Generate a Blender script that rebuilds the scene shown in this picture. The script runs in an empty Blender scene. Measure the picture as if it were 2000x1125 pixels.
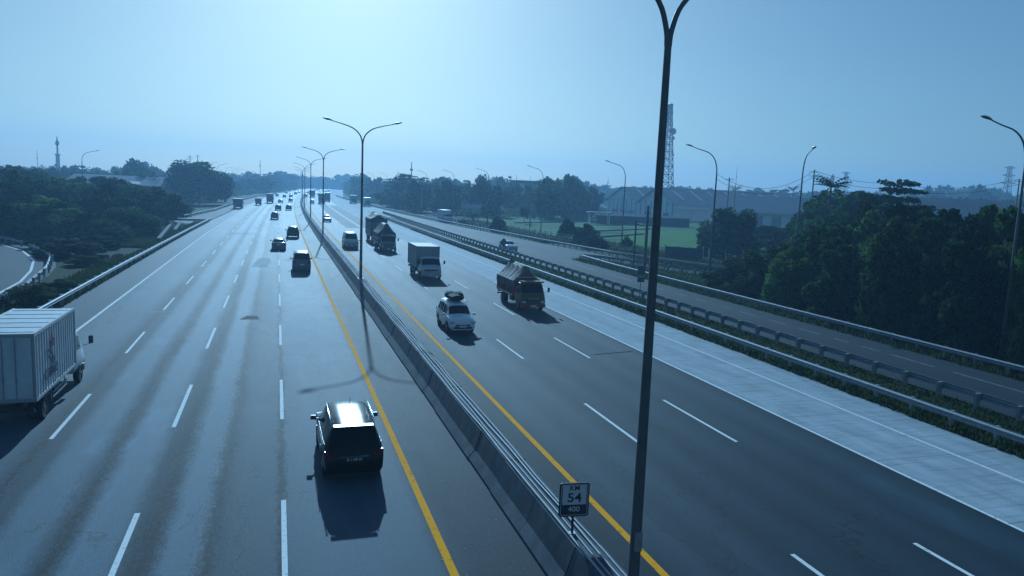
import bpy, math, random
import numpy as np
from mathutils import Matrix, Vector
R_ = math.radians
sc = bpy.context.scene
col = sc.collection
# ------------------------------------------------------------------ camera, sky, sun, exposure
CAM_H, FPX, PITCH, ROLL, YAW = 8.754, 1468.4, R_(7.467), R_(2.3345), R_(17.48)
_cp, _sp = math.cos(PITCH), math.sin(PITCH)
FW = np.array([math.sin(YAW)*_cp, math.cos(YAW)*_cp, -_sp])
_r0 = np.array([math.cos(YAW), -math.sin(YAW), 0.]); _u0 = np.cross(_r0, FW)
RT = _r0*math.cos(ROLL)+_u0*math.sin(ROLL); UP = -_r0*math.sin(ROLL)+_u0*math.cos(ROLL)
cd = bpy.data.cameras.new('camera'); cam = bpy.data.objects.new('camera', cd); col.objects.link(cam)
cd.sensor_width = 36; cd.lens = 36*FPX/2000; cd.clip_start = .1; cd.clip_end = 12000
m = Matrix.Identity(4)
for i in range(3):
    m[i][0], m[i][1], m[i][2] = RT[i], UP[i], -FW[i]
m[2][3] = CAM_H
cam.matrix_world = m; sc.camera = cam

SUN_AZ, SUN_EL = R_(4.8), R_(24)
w = bpy.data.worlds.new('World'); sc.world = w; w.use_nodes = True
nt = w.node_tree; nt.nodes.clear()
wo = nt.nodes.new('ShaderNodeOutputWorld'); bg = nt.nodes.new('ShaderNodeBackground')
sky = nt.nodes.new('ShaderNodeTexSky'); sky.sky_type = 'NISHITA'; sky.sun_disc = False
sky.sun_elevation = SUN_EL; sky.sun_rotation = SUN_AZ; sky.altitude = 0
sky.air_density = 1.0; sky.dust_density = 1.0; sky.ozone_density = 3.0
mx = nt.nodes.new('ShaderNodeMix'); mx.data_type = 'RGBA'; mx.blend_type = 'MULTIPLY'
mx.inputs[0].default_value = 1; mx.inputs[7].default_value = (.30, .445, .50, 1)
veil = nt.nodes.new('ShaderNodeMix'); veil.data_type = 'RGBA'; veil.blend_type = 'ADD'; veil.inputs[0].default_value = 1; veil.inputs[7].default_value = (.15, .45, .95, 1)
nt.links.new(sky.outputs[0], mx.inputs[6]); nt.links.new(mx.outputs[2], veil.inputs[6]); nt.links.new(veil.outputs[2], bg.inputs[0])
nt.links.new(bg.outputs[0], wo.inputs[0]); bg.inputs[1].default_value = .10
sd = bpy.data.lights.new('sun', 'SUN'); sun = bpy.data.objects.new('sun', sd); col.objects.link(sun)
sd.energy = 4.7; sd.angle = R_(.6); sd.color = (.42, .73, 1.0)
sdir = Vector((math.sin(SUN_AZ)*math.cos(SUN_EL), math.cos(SUN_AZ)*math.cos(SUN_EL), math.sin(SUN_EL)))
sun.rotation_euler = sdir.to_track_quat('Z', 'Y').to_euler()
sc.view_settings.view_transform = 'Standard'; sc.view_settings.look = 'None'
sc.view_settings.exposure = .15; sc.view_settings.gamma = 1
sc.cycles.max_bounces = 5; sc.cycles.diffuse_bounces = 3; sc.cycles.glossy_bounces = 3
sc.cycles.transparent_max_bounces = 6; sc.cycles.use_denoising = True

# ------------------------------------------------------------------ survey helpers (photo pixel -> place)
def ray(x, y): return FW*FPX+RT*(x-1000)+UP*(562.5-y)
def gnd(x, y, z=0.):
    d = ray(x, y); t = (z-CAM_H)/d[2]; return d[0]*t, d[1]*t
def at(x, y, Y):
    d = ray(x, y); t = Y/d[1]; return d[0]*t, Y, CAM_H+d[2]*t
def dep(x, y, D):
    v = ray(x, y)/FPX*D; return v[0], v[1], CAM_H+v[2]
def horizon(x): return 370.+(x-1000)*.0407
def cx(Y): return max(0., Y-110)**2/15000.
def hd(Y): return -math.atan(max(0., Y-110)*2/15000.)

# ------------------------------------------------------------------ materials
MATS = {}
def pbr(name, c, rough=.6, metal=0., var=0., scale=8., bump=0., c2=None, coat=0., coord='Object', spec=.5, trans=0., ramp=(.35, .65)):
    if name in MATS: return MATS[name]
    m = bpy.data.materials.new(name); m.use_nodes = True; n = m.node_tree.nodes; l = m.node_tree.links
    b = n['Principled BSDF']; b.inputs['Roughness'].default_value = rough; b.inputs['Metallic'].default_value = metal
    b.inputs['Base Color'].default_value = (*c, 1); b.inputs['Coat Weight'].default_value = coat
    b.inputs['Specular IOR Level'].default_value = spec
    if var or c2 or bump:
        tc = n.new('ShaderNodeTexCoord'); no = n.new('ShaderNodeTexNoise'); no.inputs['Scale'].default_value = scale
        no.inputs['Detail'].default_value = 6; no.inputs['Roughness'].default_value = .65
        l.new(tc.outputs[coord], no.inputs['Vector'])
        if var or c2:
            cr = n.new('ShaderNodeValToRGB'); a = c2 or tuple(v*(1-var) for v in c)
            cr.color_ramp.elements[0].color = (*a, 1); cr.color_ramp.elements[1].color = (*(tuple(min(1, v*(1+var)) for v in c) if not c2 else c), 1)
            cr.color_ramp.elements[0].position = ramp[0]; cr.color_ramp.elements[1].position = ramp[1]
            l.new(no.outputs[0], cr.inputs[0]); l.new(cr.outputs[0], b.inputs['Base Color'])
        if bump:
            bp = n.new('ShaderNodeBump'); bp.inputs['Strength'].default_value = bump; bp.inputs['Distance'].default_value = .02
            l.new(no.outputs[0], bp.inputs['Height']); l.new(bp.outputs[0], b.inputs['Normal'])
    MATS[name] = m; return m

def foliage(name, c1, c2):
    m = bpy.data.materials.new(name); m.use_nodes = True; n = m.node_tree.nodes; l = m.node_tree.links
    b = n['Principled BSDF']; b.inputs['Roughness'].default_value = .8; b.inputs['Specular IOR Level'].default_value = .06
    tc = n.new('ShaderNodeTexCoord'); no = n.new('ShaderNodeTexNoise'); no.inputs['Scale'].default_value = 3.5; no.inputs['Detail'].default_value = 5
    oi = n.new('ShaderNodeObjectInfo'); ad = n.new('ShaderNodeMath'); ad.operation = 'ADD'
    mu = n.new('ShaderNodeMath'); mu.operation = 'MULTIPLY'; mu.inputs[1].default_value = .35
    cr = n.new('ShaderNodeValToRGB'); cr.color_ramp.elements[0].color = (*c1, 1); cr.color_ramp.elements[1].color = (*c2, 1)
    cr.color_ramp.elements[0].position = .5; cr.color_ramp.elements[1].position = 1.
    l.new(tc.outputs['Object'], no.inputs['Vector']); l.new(oi.outputs['Random'], mu.inputs[0]); l.new(no.outputs[0], ad.inputs[0]); l.new(mu.outputs[0], ad.inputs[1])
    l.new(ad.outputs[0], cr.inputs[0]); l.new(cr.outputs[0], b.inputs['Base Color'])
    tr = n.new('ShaderNodeBsdfTranslucent'); l.new(cr.outputs[0], tr.inputs[0]); ms = n.new('ShaderNodeMixShader'); ms.inputs[0].default_value = .42
    l.new(b.outputs[0], ms.inputs[1]); l.new(tr.outputs[0], ms.inputs[2]); l.new(ms.outputs[0], n['Material Output'].inputs[0])
    MATS[name] = m; return m

def road_mat(name, base, bands, rough, rvar=.1, cracks=True, wobble=.35, patches=0., spec=.2, speck=None):
    """asphalt or concrete in metres: UV = (lateral X, distance Y); bands = [(x, tone)] of wheel-worn tone across"""
    m = bpy.data.materials.new(name); m.use_nodes = True; n = m.node_tree.nodes; l = m.node_tree.links
    b = n['Principled BSDF']
    uv = n.new('ShaderNodeUVMap'); sp = n.new('ShaderNodeSeparateXYZ'); l.new(uv.outputs[0], sp.inputs[0])
    def math_(op, a, c=None):
        k = n.new('ShaderNodeMath'); k.operation = op
        for i, v in enumerate((a, c)):
            if v is None: continue
            if isinstance(v, (int, float)): k.inputs[i].default_value = v
            else: l.new(v, k.inputs[i])
        return k.outputs[0]
    def noise(sx, sy, sc_, det=4, off=0):
        mp = n.new('ShaderNodeMapping'); mp.inputs['Scale'].default_value = (sx, sy, 1); mp.inputs['Location'].default_value = (off, off*2, 0)
        l.new(uv.outputs[0], mp.inputs[0]); no = n.new('ShaderNodeTexNoise'); no.inputs['Scale'].default_value = sc_; no.inputs['Detail'].default_value = det
        l.new(mp.outputs[0], no.inputs['Vector']); return no.outputs[0]
    wob = noise(.25, .07, 1., 5, 3)
    ux = math_('ADD', sp.outputs[0], math_('MULTIPLY', math_('SUBTRACT', wob, .5), wobble))
    wob2 = noise(1.5, .6, 1., 6, 9); ux = math_('ADD', ux, math_('MULTIPLY', math_('SUBTRACT', wob2, .5), wobble*.8))
    wob3 = noise(3, 1.2, 3., 6, 13); ux = math_('ADD', ux, math_('MULTIPLY', math_('SUBTRACT', wob3, .5), wobble*.7))
    x0, x1 = bands[0][0], bands[-1][0]
    t = math_('DIVIDE', math_('SUBTRACT', ux, x0), x1-x0)
    cr = n.new('ShaderNodeValToRGB'); cr.color_ramp.interpolation = 'LINEAR'; E = cr.color_ramp.elements
    for k, (bx_, tone) in enumerate(bands):
        e = E[k] if k < 2 else E.new(1.)
        if k == 1: pass
        e.position = (bx_-x0)/(x1-x0); e.color = (tone, tone, tone, 1)
    l.new(t, cr.inputs[0])
    big = noise(.35, .05, 1., 6, 11); mid = noise(1.2, .35, 1.5, 6, 5); fine = noise(1, 1, 22, 4); grit = noise(1, .8, 90, 2, 4)
    v = math_('MULTIPLY', cr.outputs[0], math_('ADD', .80, math_('MULTIPLY', big, .4)))
    v = math_('MULTIPLY', v, math_('ADD', .62, math_('MULTIPLY', mid, .76)))
    v = math_('MULTIPLY', v, math_('ADD', .60, math_('MULTIPLY', fine, .80)))
    v = math_('MULTIPLY', v, math_('ADD', .5, math_('MULTIPLY', grit, 1.0)))
    if speck:
        tot = None
        for (xc, wd_) in speck:
            g_ = math_('SUBTRACT', 1, math_('DIVIDE', math_('ABSOLUTE', math_('SUBTRACT', ux, xc)), wd_)); g_ = math_('MAXIMUM', g_, 0); tot = g_ if tot is None else math_('MAXIMUM', tot, g_)
        sn = noise(1, .55, 9, 5, 17); sm = math_('GREATER_THAN', math_('ADD', sn, math_('MULTIPLY', tot, .22)), .62)
        v = math_('MULTIPLY', v, math_('SUBTRACT', 1, math_('MULTIPLY', math_('MULTIPLY', sm, tot), .75)))
    if patches:
        pn = noise(.3, .12, 1., 3, 31)
        mr = n.new('ShaderNodeMapRange'); mr.inputs['From Min'].default_value = .60; mr.inputs['From Max'].default_value = .64
        mr.inputs['To Min'].default_value = 1; mr.inputs['To Max'].default_value = 1+patches; l.new(pn, mr.inputs['Value']); v = math_('MULTIPLY', v, mr.outputs[0])
    if cracks:
        vo = n.new('ShaderNodeTexVoronoi'); vo.feature = 'DISTANCE_TO_EDGE'; vo.inputs['Scale'].default_value = 1
        mp = n.new('ShaderNodeMapping'); mp.inputs['Scale'].default_value = (.35, .12, 1); l.new(uv.outputs[0], mp.inputs[0])
        dn = n.new('ShaderNodeTexNoise'); dn.inputs['Scale'].default_value = 1.3; dn.inputs['Detail'].default_value = 6; l.new(uv.outputs[0], dn.inputs['Vector'])
        mxv = n.new('ShaderNodeVectorMath'); mxv.operation = 'MULTIPLY_ADD'; mxv.inputs[1].default_value = (.5, .5, 0)
        l.new(dn.outputs['Color'], mxv.inputs[0]); l.new(mp.outputs[0], mxv.inputs[2]); l.new(mxv.outputs[0], vo.inputs['Vector'])
        mr = n.new('ShaderNodeMapRange'); mr.inputs['From Min'].default_value = 0; mr.inputs['From Max'].default_value = .011
        mr.inputs['To Min'].default_value = .4; mr.inputs['To Max'].default_value = 1; l.new(vo.outputs[0], mr.inputs['Value'])
        msk = noise(.12, .06, 1., 2, 21); mk = math_('GREATER_THAN', msk, .5)
        f = math_('SUBTRACT', 1, math_('MULTIPLY', math_('SUBTRACT', 1, mr.outputs[0]), mk))
        v = math_('MULTIPLY', v, f)
    cc = n.new('ShaderNodeCombineColor')
    for i in range(3): l.new(math_('MULTIPLY', v, base[i]), cc.inputs[i])
    l.new(cc.outputs[0], b.inputs['Base Color'])
    l.new(math_('MULTIPLY', math_('ADD', .45, math_('MULTIPLY', cr.outputs[0], .55)), spec), b.inputs['Specular IOR Level'])
    rg = math_('ADD', rough, math_('MULTIPLY', math_('SUBTRACT', math_('ADD', big, mid), 1), rvar)); l.new(rg, b.inputs['Roughness'])
    bp = n.new('ShaderNodeBump'); bp.inputs['Strength'].default_value = .9; bp.inputs['Distance'].default_value = .012
    l.new(math_('ADD', fine, grit), bp.inputs['Height']); l.new(bp.outputs[0], b.inputs['Normal'])
    MATS[name] = m; return m, n, l, b, math_, sp, cc, v

# ------------------------------------------------------------------ mesh helpers
class MB:
    def __init__(s): s.v = []; s.f = []
    def add(s, v, f):
        o = len(s.v); s.v += [tuple(p) for p in v]; s.f += [tuple(i+o for i in q) for q in f]; return s
    def box(s, x, y, z, sx, sy, sz, rz=0, top=(1, 1)):
        c, n_ = math.cos(rz), math.sin(rz); V = []
        for k in (-1, 1):
            tx, ty = (top if k == 1 else (1, 1))
            for (i, j) in ((-1, -1), (1, -1), (1, 1), (-1, 1)):
                a, b = i*sx/2*tx, j*sy/2*ty; V.append((x+a*c-b*n_, y+a*n_+b*c, z+k*sz/2))
        return s.add(V, [(3, 2, 1, 0), (4, 5, 6, 7), (0, 1, 5, 4), (1, 2, 6, 5), (2, 3, 7, 6), (3, 0, 4, 7)])
    def rings(s, rings, closed=True, caps=True):
        n_ = len(rings[0]); V = [p for r in rings for p in r]; F = []
        for a in range(len(rings)-1):
            for i in range(n_ if closed else n_-1):
                j = (i+1) % n_; F.append((a*n_+i, a*n_+j, (a+1)*n_+j, (a+1)*n_+i))
        if caps and closed: F += [tuple(range(n_-1, -1, -1)), tuple((len(rings)-1)*n_+i for i in range(n_))]
        return s.add(V, F)
    def tube(s, pts, r, n=8):
        pts = [Vector(p) for p in pts]; R = []; rs = r if isinstance(r, (list, tuple)) else [r]*len(pts)
        for i, p in enumerate(pts):
            d = (pts[min(i+1, len(pts)-1)]-pts[max(i-1, 0)]).normalized()
            a = d.cross(Vector((0, 1, 0)) if abs(d.y) < .9 else Vector((1, 0, 0))).normalized(); b = d.cross(a)
            R.append([p+a*math.cos(2*math.pi*k/n)*rs[i]+b*math.sin(2*math.pi*k/n)*rs[i] for k in range(n)])
        return s.rings(R)
    def disc(s, c, ax, r, w, n=20, r2=None):  # a short cylinder along ax ('x','y','z')
        R = []
        for k, rr in ((-w/2, r), (w/2, r if r2 is None else r2)):
            ring = []
            for i in range(n):
                a = 2*math.pi*i/n; u, v = math.cos(a)*rr, math.sin(a)*rr
                ring.append({'x': (c[0]+k, c[1]+u, c[2]+v), 'y': (c[0]+v, c[1]+k, c[2]+u), 'z': (c[0]+u, c[1]+v, c[2]+k)}[ax])
            R.append(ring)
        return s.rings(R)
    def prism(s, poly, ax, a, b):
        def P(u, v, t): return {'x': (t, u, v), 'y': (u, t, v), 'z': (u, v, t)}[ax]
        return s.rings([[P(u, v, a) for u, v in poly], [P(u, v, b) for u, v in poly]])
    def build(s, name, mat, parent=None, smooth=None, loc=None):
        me = bpy.data.meshes.new(name); me.from_pydata(s.v, [], s.f); me.update()
        if mat: me.materials.append(mat)
        if smooth:
            me.shade_smooth()
            try: me.set_sharp_from_angle(angle=R_(smooth))
            except Exception: pass
        o = bpy.data.objects.new(name, me); col.objects.link(o)
        if parent: o.parent = parent
        if loc: o.location = loc
        return o
def fix(o):
    import bmesh
    b = bmesh.new(); b.from_mesh(o.data); bmesh.ops.recalc_face_normals(b, faces=b.faces); b.to_mesh(o.data); b.free(); return o
def tag(o, label=None, cat=None, group=None, kind=None):
    if label: o['label'] = label
    if cat: o['category'] = cat
    if group: o['group'] = group
    if kind: o['kind'] = kind
    return o
def thing(name, label, cat, loc=(0, 0, 0), rz=0, group=None):
    o = bpy.data.objects.new(name, None); col.objects.link(o); o.location = loc; o.rotation_euler = (0, 0, rz); o.empty_display_size = .5
    return tag(o, label, cat, group)
def copy_tree(o, parent=None):
    c = o.copy(); col.objects.link(c); c.parent = parent
    for ch in list(o.children): copy_tree(ch, c)
    return c
def text(s, size, mat, parent, loc, rot, name='lettering', shear=0, ext=.004, sx=1):
    cu = bpy.data.curves.new(name, 'FONT'); cu.body = s; cu.size = size; cu.align_x = 'CENTER'; cu.align_y = 'CENTER'; cu.extrude = ext; cu.shear = shear
    cu.offset = size*.012; cu.materials.append(mat); o = bpy.data.objects.new(name, cu); col.objects.link(o); o.parent = parent; o.location = loc; o.rotation_euler = rot
    dg = bpy.context.evaluated_depsgraph_get(); me = bpy.data.meshes.new_from_object(o.evaluated_get(dg)); bpy.data.objects.remove(o)
    o = bpy.data.objects.new(name, me); col.objects.link(o); o.parent = parent; o.location = loc; o.rotation_euler = rot
    o.scale = (sx, 1, 1); return o

# common materials
galv = pbr('galvanised_steel', (.27, .30, .33), .72, .25, .2, 6)
postm = pbr('guardrail_post_steel', (.30, .31, .32), .55, .6, .2, 5)
polem = pbr('lamp_pole_steel', (.11, .12, .13), .55, .4, .15, 3)
lampm = pbr('lamp_head_grey', (.30, .31, .32), .45, .3)
lensm = pbr('lamp_lens', (.55, .55, .5), .2)
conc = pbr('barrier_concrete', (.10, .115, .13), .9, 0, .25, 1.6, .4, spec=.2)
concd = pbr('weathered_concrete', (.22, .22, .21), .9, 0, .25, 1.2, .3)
black = pbr('black_rubber', (.02, .02, .021), .85)
darkm = pbr('dark_trim', (.018, .019, .02), .5)
glass = pbr('dark_glass', (.005, .007, .010), .12, 0, spec=.14)
chrome = pbr('chrome', (.6, .6, .6), .18, 1)
redl = pbr('red_lens', (.10, .006, .008), .2)
whl = pbr('clear_lens', (.5, .5, .5), .12)
amber = pbr('amber_lens', (.5, .2, .02), .2)
rimm = pbr('alloy_rim', (.4, .4, .41), .3, .8)
platew = pbr('plate_white', (.6, .6, .6), .5)
whitep = pbr('road_paint_white', (.72, .73, .72), .8, 0, .25, 7, spec=.2, c2=(.10, .12, .14), ramp=(.30, .43))
yellowp = pbr('road_paint_amber', (.92, .37, .015), .85, 0, .14, 5, spec=.05, c2=(.30, .14, .03), ramp=(.28, .45))

# ------------------------------------------------------------------ ground, roads
def sheet(name, left, right, mat, z=0., label=None):
    """left/right: lists of (X,Y), same length; UV in metres"""
    V = []; U = []
    for (a, b) in zip(left, right):
        V += [(a[0], a[1], z), (b[0], b[1], z)]; U += [(a[0]-cx(a[1]), a[1]), (b[0]-cx(b[1]), b[1])]
    F = [(2*i, 2*i+1, 2*i+3, 2*i+2) for i in range(len(left)-1)]
    me = bpy.data.meshes.new(name); me.from_pydata(V, [], F); ul = me.uv_layers.new(name='UVMap')
    for lp in me.loops: ul.data[lp.index].uv = U[lp.vertex_index]
    me.materials.append(mat); o = bpy.data.objects.new(name, me); col.objects.link(o)
    tag(o, label, None, None, 'structure'); return o
YS = [-12] + list(range(0, 110, 10)) + list(range(110, 1000, 12))
def lane(name, xa, xb, mat, z=0., ys=None, label=None):
    ys = ys or YS
    return sheet(name, [((xa(Y) if callable(xa) else xa)+cx(Y), Y) for Y in ys], [((xb(Y) if callable(xb) else xb)+cx(Y), Y) for Y in ys], mat, z, label)

gm = bpy.data.materials.new('grass_ground'); gm.use_nodes = True
_n, _l = gm.node_tree.nodes, gm.node_tree.links; _b = _n['Principled BSDF']; _b.inputs['Roughness'].default_value = .9; _b.inputs['Specular IOR Level'].default_value = .08
_tc = _n.new('ShaderNodeTexCoord'); _a = _n.new('ShaderNodeTexNoise'); _a.inputs['Scale'].default_value = .09; _a.inputs['Detail'].default_value = 8
_c = _n.new('ShaderNodeTexNoise'); _c.inputs['Scale'].default_value = 1.7; _c.inputs['Detail'].default_value = 8; _c.inputs['Roughness'].default_value = .75
_m = _n.new('ShaderNodeMix'); _m.inputs[0].default_value = .5; _r = _n.new('ShaderNodeValToRGB')
_e = _r.color_ramp.elements; _e[0].position = .36; _e[0].color = (.010, .022, .010, 1); _e[1].position = .70; _e[1].color = (.055, .065, .035, 1)
_e2 = _e.new(.52); _e2.color = (.022, .042, .015, 1)
_l.new(_tc.outputs['Object'], _a.inputs[0]); _l.new(_tc.outputs['Object'], _c.inputs[0]); _l.new(_a.outputs[0], _m.inputs[2]); _l.new(_c.outputs[0], _m.inputs[3])
_l.new(_m.outputs[0], _r.inputs[0]); _l.new(_r.outputs[0], _b.inputs['Base Color'])
_bp = _n.new('ShaderNodeBump'); _bp.inputs['Distance'].default_value = .15; _l.new(_c.outputs[0], _bp.inputs['Height']); _l.new(_bp.outputs[0], _b.inputs['Normal'])
MB().add([(-1500, -40, -.07), (1500, -40, -.07), (1500, 1500, -.07), (-1500, 1500, -.07)], [(0, 1, 2, 3)]).build('ground', gm)['kind'] = 'structure'

LB = [(-13.4, .95), (-10.9, .80), (-10.4, 1.1), (-9.6, 1.2), (-8.2, 1.2), (-7.5, .85), (-6.7, .8), (-6.35, 1.35), (-5.6, 1.35), (-5.2, .8), (-4.8, .85), (-4.5, 1.45), (-3.75, 1.35), (-3.3, .72),
      (-2.75, .72), (-2.4, 1.4), (-1.75, 1.35), (-1.5, .78), (-.9, 1.0), (0., 1.02), (.12, .66), (.3, 1.15), (1.0, 1.25), (2.4, 1.2), (3.5, 1.1), (3.9, .72), (4.4, .62), (6.3, .66)]
asph_l = road_mat('asphalt_worn', (.030, .056, .078), [(a, b**1.8) for a, b in LB], .70, .06, True, .5, .3, speck=[(-2.9, .55), (-1.55, .5), (.12, .25), (-7.3, .4), (-5.0, .35)])[0]
RB = [(7, .62), (8.5, .68), (8.9, .85), (9.6, 1.08), (10.3, .9), (11.2, 1.1), (12.0, .8), (12.9, .98), (13.7, .78), (14.7, 1.0), (15.7, .82), (16.5, 1.05), (17.4, .86), (18.4, 1.15), (19.0, 1.0), (19.6, .75)]
asph_r = road_mat('asphalt_smooth', (.009, .028, .043), [(a, b**1.5) for a, b in RB], .72, .05, True, .4, .4)[0]
asph_s = road_mat('asphalt_ramp', (.014, .025, .035), [(29, .8), (31, 1.1), (33, .85), (34.5, 1.05), (36, .9), (46, 1.)], .8, .1, False, .5)[0]
asph_o = road_mat('asphalt_loop', (.055, .06, .068), [(-70, 1.), (-40, .9), (-25, 1.1), (-18, 1.)], .8, .1, False, .5)[0]
cm, n_, l_, b_, M_, sp_, cc_, v_ = road_mat('concrete_pavement', (.33, .375, .405), [(19.5, .92), (20.3, 1.06), (21.3, .95), (22.3, 1.06), (22.9, .96), (23.4, 1.0), (24.4, .98), (25.5, .9)], .85, .12, False, .4)
# transverse joints and brushed grooves of the concrete slabs
fr = M_('FRACT', M_('DIVIDE', sp_.outputs[1], 5.0)); jt = M_('GREATER_THAN', fr, .992)
gv = n_.new('ShaderNodeTexNoise'); gv.inputs['Scale'].default_value = 1; gv.inputs['Detail'].default_value = 5
gmp = n_.new('ShaderNodeMapping'); gmp.inputs['Scale'].default_value = (.5, 5, 1); gmp.inputs['Rotation'].default_value = (0, 0, R_(-2)); l_.new(n_['UV Map'].outputs[0], gmp.inputs[0]); l_.new(gmp.outputs[0], gv.inputs['Vector'])
gr = n_.new('ShaderNodeMapRange'); gr.inputs['From Min'].default_value = .5; gr.inputs['From Max'].default_value = .72; gr.inputs['To Min'].default_value = 1; gr.inputs['To Max'].default_value = .74; l_.new(gv.outputs[0], gr.inputs['Value'])
ff = M_('MULTIPLY', gr.outputs[0], M_('SUBTRACT', 1, M_('MULTIPLY', jt, .5)))
for i in range(3): l_.new(M_('MULTIPLY', M_('MULTIPLY', v_, ff), (.33, .375, .405)[i]), cc_.inputs[i])

lane('road', lambda Y: -13.35 if Y < 150 else -13.35+min(1, (Y-150)/150)*2.5, 6.62, asph_l, 0, label='worn left carriageway asphalt')
lane('road', 6.62, 19.55, asph_r, .0, label='dark right carriageway asphalt')
lane('road', 19.55, 25.35, cm, .0, label='pale grooved concrete outer lane')
# ramp to the right of the median
def g4x(Y): return np.interp(Y, [70, 78, 89, 96.7, 121.7, 169.5, 218.5, 420, 1000], [56, 51.1, 47.6, 45.3, 42.6, 39.1, 36.7, 28+6.4, 28+53])
ry = [-12, 0, 20, 40, 60, 80, 91]
sheet('road', [(29.9, Y) for Y in ry], [(36.75, Y) for Y in ry], asph_s, .0, 'narrow slip road beside the guardrail')
ry = [91, 97, 110, 122, 145, 170, 195, 218, 240]
sheet('road', [(29.9+cx(Y) if Y < 215 else 25.36+cx(Y), Y) for Y in ry], [(g4x(Y)-.4, Y) for Y in ry], asph_s, .0, 'wide part of the slip road before the fork')
ry = list(range(240, 1000, 20))
sheet('road', [(25.36+cx(Y), Y) for Y in ry], [(max(25.5+cx(Y), g4x(Y)-.4), Y) for Y in ry], cm, .0, 'concrete shoulder beyond the slip road')
sheet('road', [(36.75, 91), (41.6, 87.2), (47.1, 70.7), (53, 55), (61, 40)], [(47.2, 91), (49, 84), (54, 71), (61, 55), (70, 40)], asph_s, .0, 'right branch of the slip road')
# left: far branch and loop road
sheet('road', [(-27, 128), (-22.5, 150), (-18.6, 173), (-15.9, 211.5), (-14.6, 264), (-12.6, 341), (-8.8, 405)], [(-21, 128), (-15.5, 150), (-13.0, 173), (-12.0, 211.5), (-9.4, 264), (-7.2, 341), (-4.8, 405)], asph_o, -.004, 'branch road joining from the left')
lc = (-60., 62.); 
lt = [R_(a) for a in range(-40, 115, 7)]
loopL = [(lc[0]+32*math.cos(t), lc[1]+48*math.sin(t)) for t in lt]; loopR = [(lc[0]+42.2*math.cos(t), lc[1]+58*math.sin(t)) for t in lt]
sheet('road', loopL, loopR, asph_o, -.002, 'curved loop road at the left edge')
lp = [(-30.91, 101.31), (-26.61, 93.94), (-22.78, 83.84), (-20.59, 74.77), (-19.31, 67.45), (-18.6, 58), (-19, 48)]
def strip(name, pts, wd, mat, z=.005, label=None):
    L, Rr = [], []
    for i, p in enumerate(pts):
        a = Vector(pts[max(i-1, 0)]); b = Vector(pts[min(i+1, len(pts)-1)]); d = (b-a).normalized(); n1 = Vector((-d.y, d.x))*wd/2
        L.append((p[0]+n1.x, p[1]+n1.y)); Rr.append((p[0]-n1.x, p[1]-n1.y))
    return sheet(name, L, Rr, mat, z, label)
strip('lane_marking', lp, .22, whitep, .003, 'curved white edge line of the loop road')
def solid(x, y0, y1, wd, mat, label, z=.005):
    pts = [((x(Y) if callable(x) else x)+cx(Y), Y) for Y in np.arange(y0, y1+.1, 6 if y1 < 120 else 10)]
    return strip('lane_marking', pts, wd, mat, z, label)
def dashes(x, y0, period, ln, y1, wd, label, z=.005):
    mb = MB(); Y = y0; rr = random.Random(int(x*10)+99)
    while Y < y1:
        o = len(mb.v); a, b = x+cx(Y), x+cx(Y+ln); wd_ = wd*(1 if Y < 90 else 1.15)
        mb.add([(a-wd_/2, Y, z), (a+wd_/2, Y, z), (b+wd_/2, Y+ln, z), (b-wd_/2, Y+ln, z)], [(0, 1, 2, 3)]); Y += period
    o = mb.build('lane_marking', whitep); tag(o, label, None, None, 'structure')
solid(lambda Y: -10.65+(0 if Y < 130 else min(4, (Y-130)*.018)), -10, 420, .17, whitep, 'solid white edge line of the left carriageway')
dashes(-7.12, 27.2-12.95*3, 12.95, 5.5, 620, .13, 'broken white line between the two outer left lanes')
dashes(-3.48, 27.8-13*3, 13.0, 5.8, 620, .14, 'broken white line in the middle of the left carriageway')
dashes(.16, 28.1-13.2*3, 13.2, 5.8, 620, .13, 'broken white line beside the innermost left lane')
solid(3.85, -10, 900, .2, yellowp, 'amber edge line left of the barrier')
solid(8.6, -10, 900, .2, yellowp, 'amber edge line right of the barrier')
dashes(12.28, 9.9-13.5*2, 13.4, 5.1, 620, .13, 'broken white line between the inner right lanes')
dashes(15.92, 9-13.5*2, 13.55, 5.5, 620, .13, 'broken white line between the outer right lanes')
solid(19.6, -10, 70, .13, whitep, 'white line along the edge of the concrete lane')
solid(23.1, -10, 215, .12, whitep, 'white line on the concrete lane')
mb = MB()
for a, b in [(18, 24), (26.3, 30.5), (31.7, 34.9), (35.7, 37.2), (38.3, 39.6), (41, 43.2), (44.5, 46.5), (48, 50.2), (51.5, 52.5), (54.9, 56.7), (58.5, 60.4), (62.5, 66), (69, 74), (78, 84)]:
    mb.add([(34.5, a, .005), (34.62, a, .005), (34.62, b, .005), (34.5, b, .005)], [(0, 1, 2, 3)])
tag(mb.build('lane_marking', pbr('paint_worn_away', (.14, .15, .16), .85, 0, .5, 3)), 'worn broken white line on the slip road', None, None, 'structure')
# repair patches on the asphalt
pale = pbr('pale_patch', (.17, .20, .22), .8, 0, .5, 1.1, .2, spec=.2)
oil = pbr('dark_patch', (.012, .018, .024), .8, 0, .3, 2, spec=.08)
def patch(pts, mat, label, z=.003):
    rr = random.Random(len(label)); c = np.mean(np.array(pts), axis=0); out = []
    for i in range(len(pts)):
        a, b = np.array(pts[i]), np.array(pts[(i+1) % len(pts)])
        for k in range(5):
            p = a+(b-a)*k/5; p = p+(p-c)*rr.uniform(-.05, .05); out.append((p[0], p[1], z))
    tag(MB().add(out, [tuple(range(len(out)))]).build('road_patch', mat), label, None, None, 'structure')
patch([(-2.5, 79.5), (-2.0, 88), (-.9, 88.5), (-.7, 84), (-1.0, 79)], pale, 'ragged pale patch between the middle left lanes')
patch([(-7.3, 126.5), (-7.3, 128), (-3.6, 128), (-3.6, 126.5)], pale, 'pale repair strip across a left lane')
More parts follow.
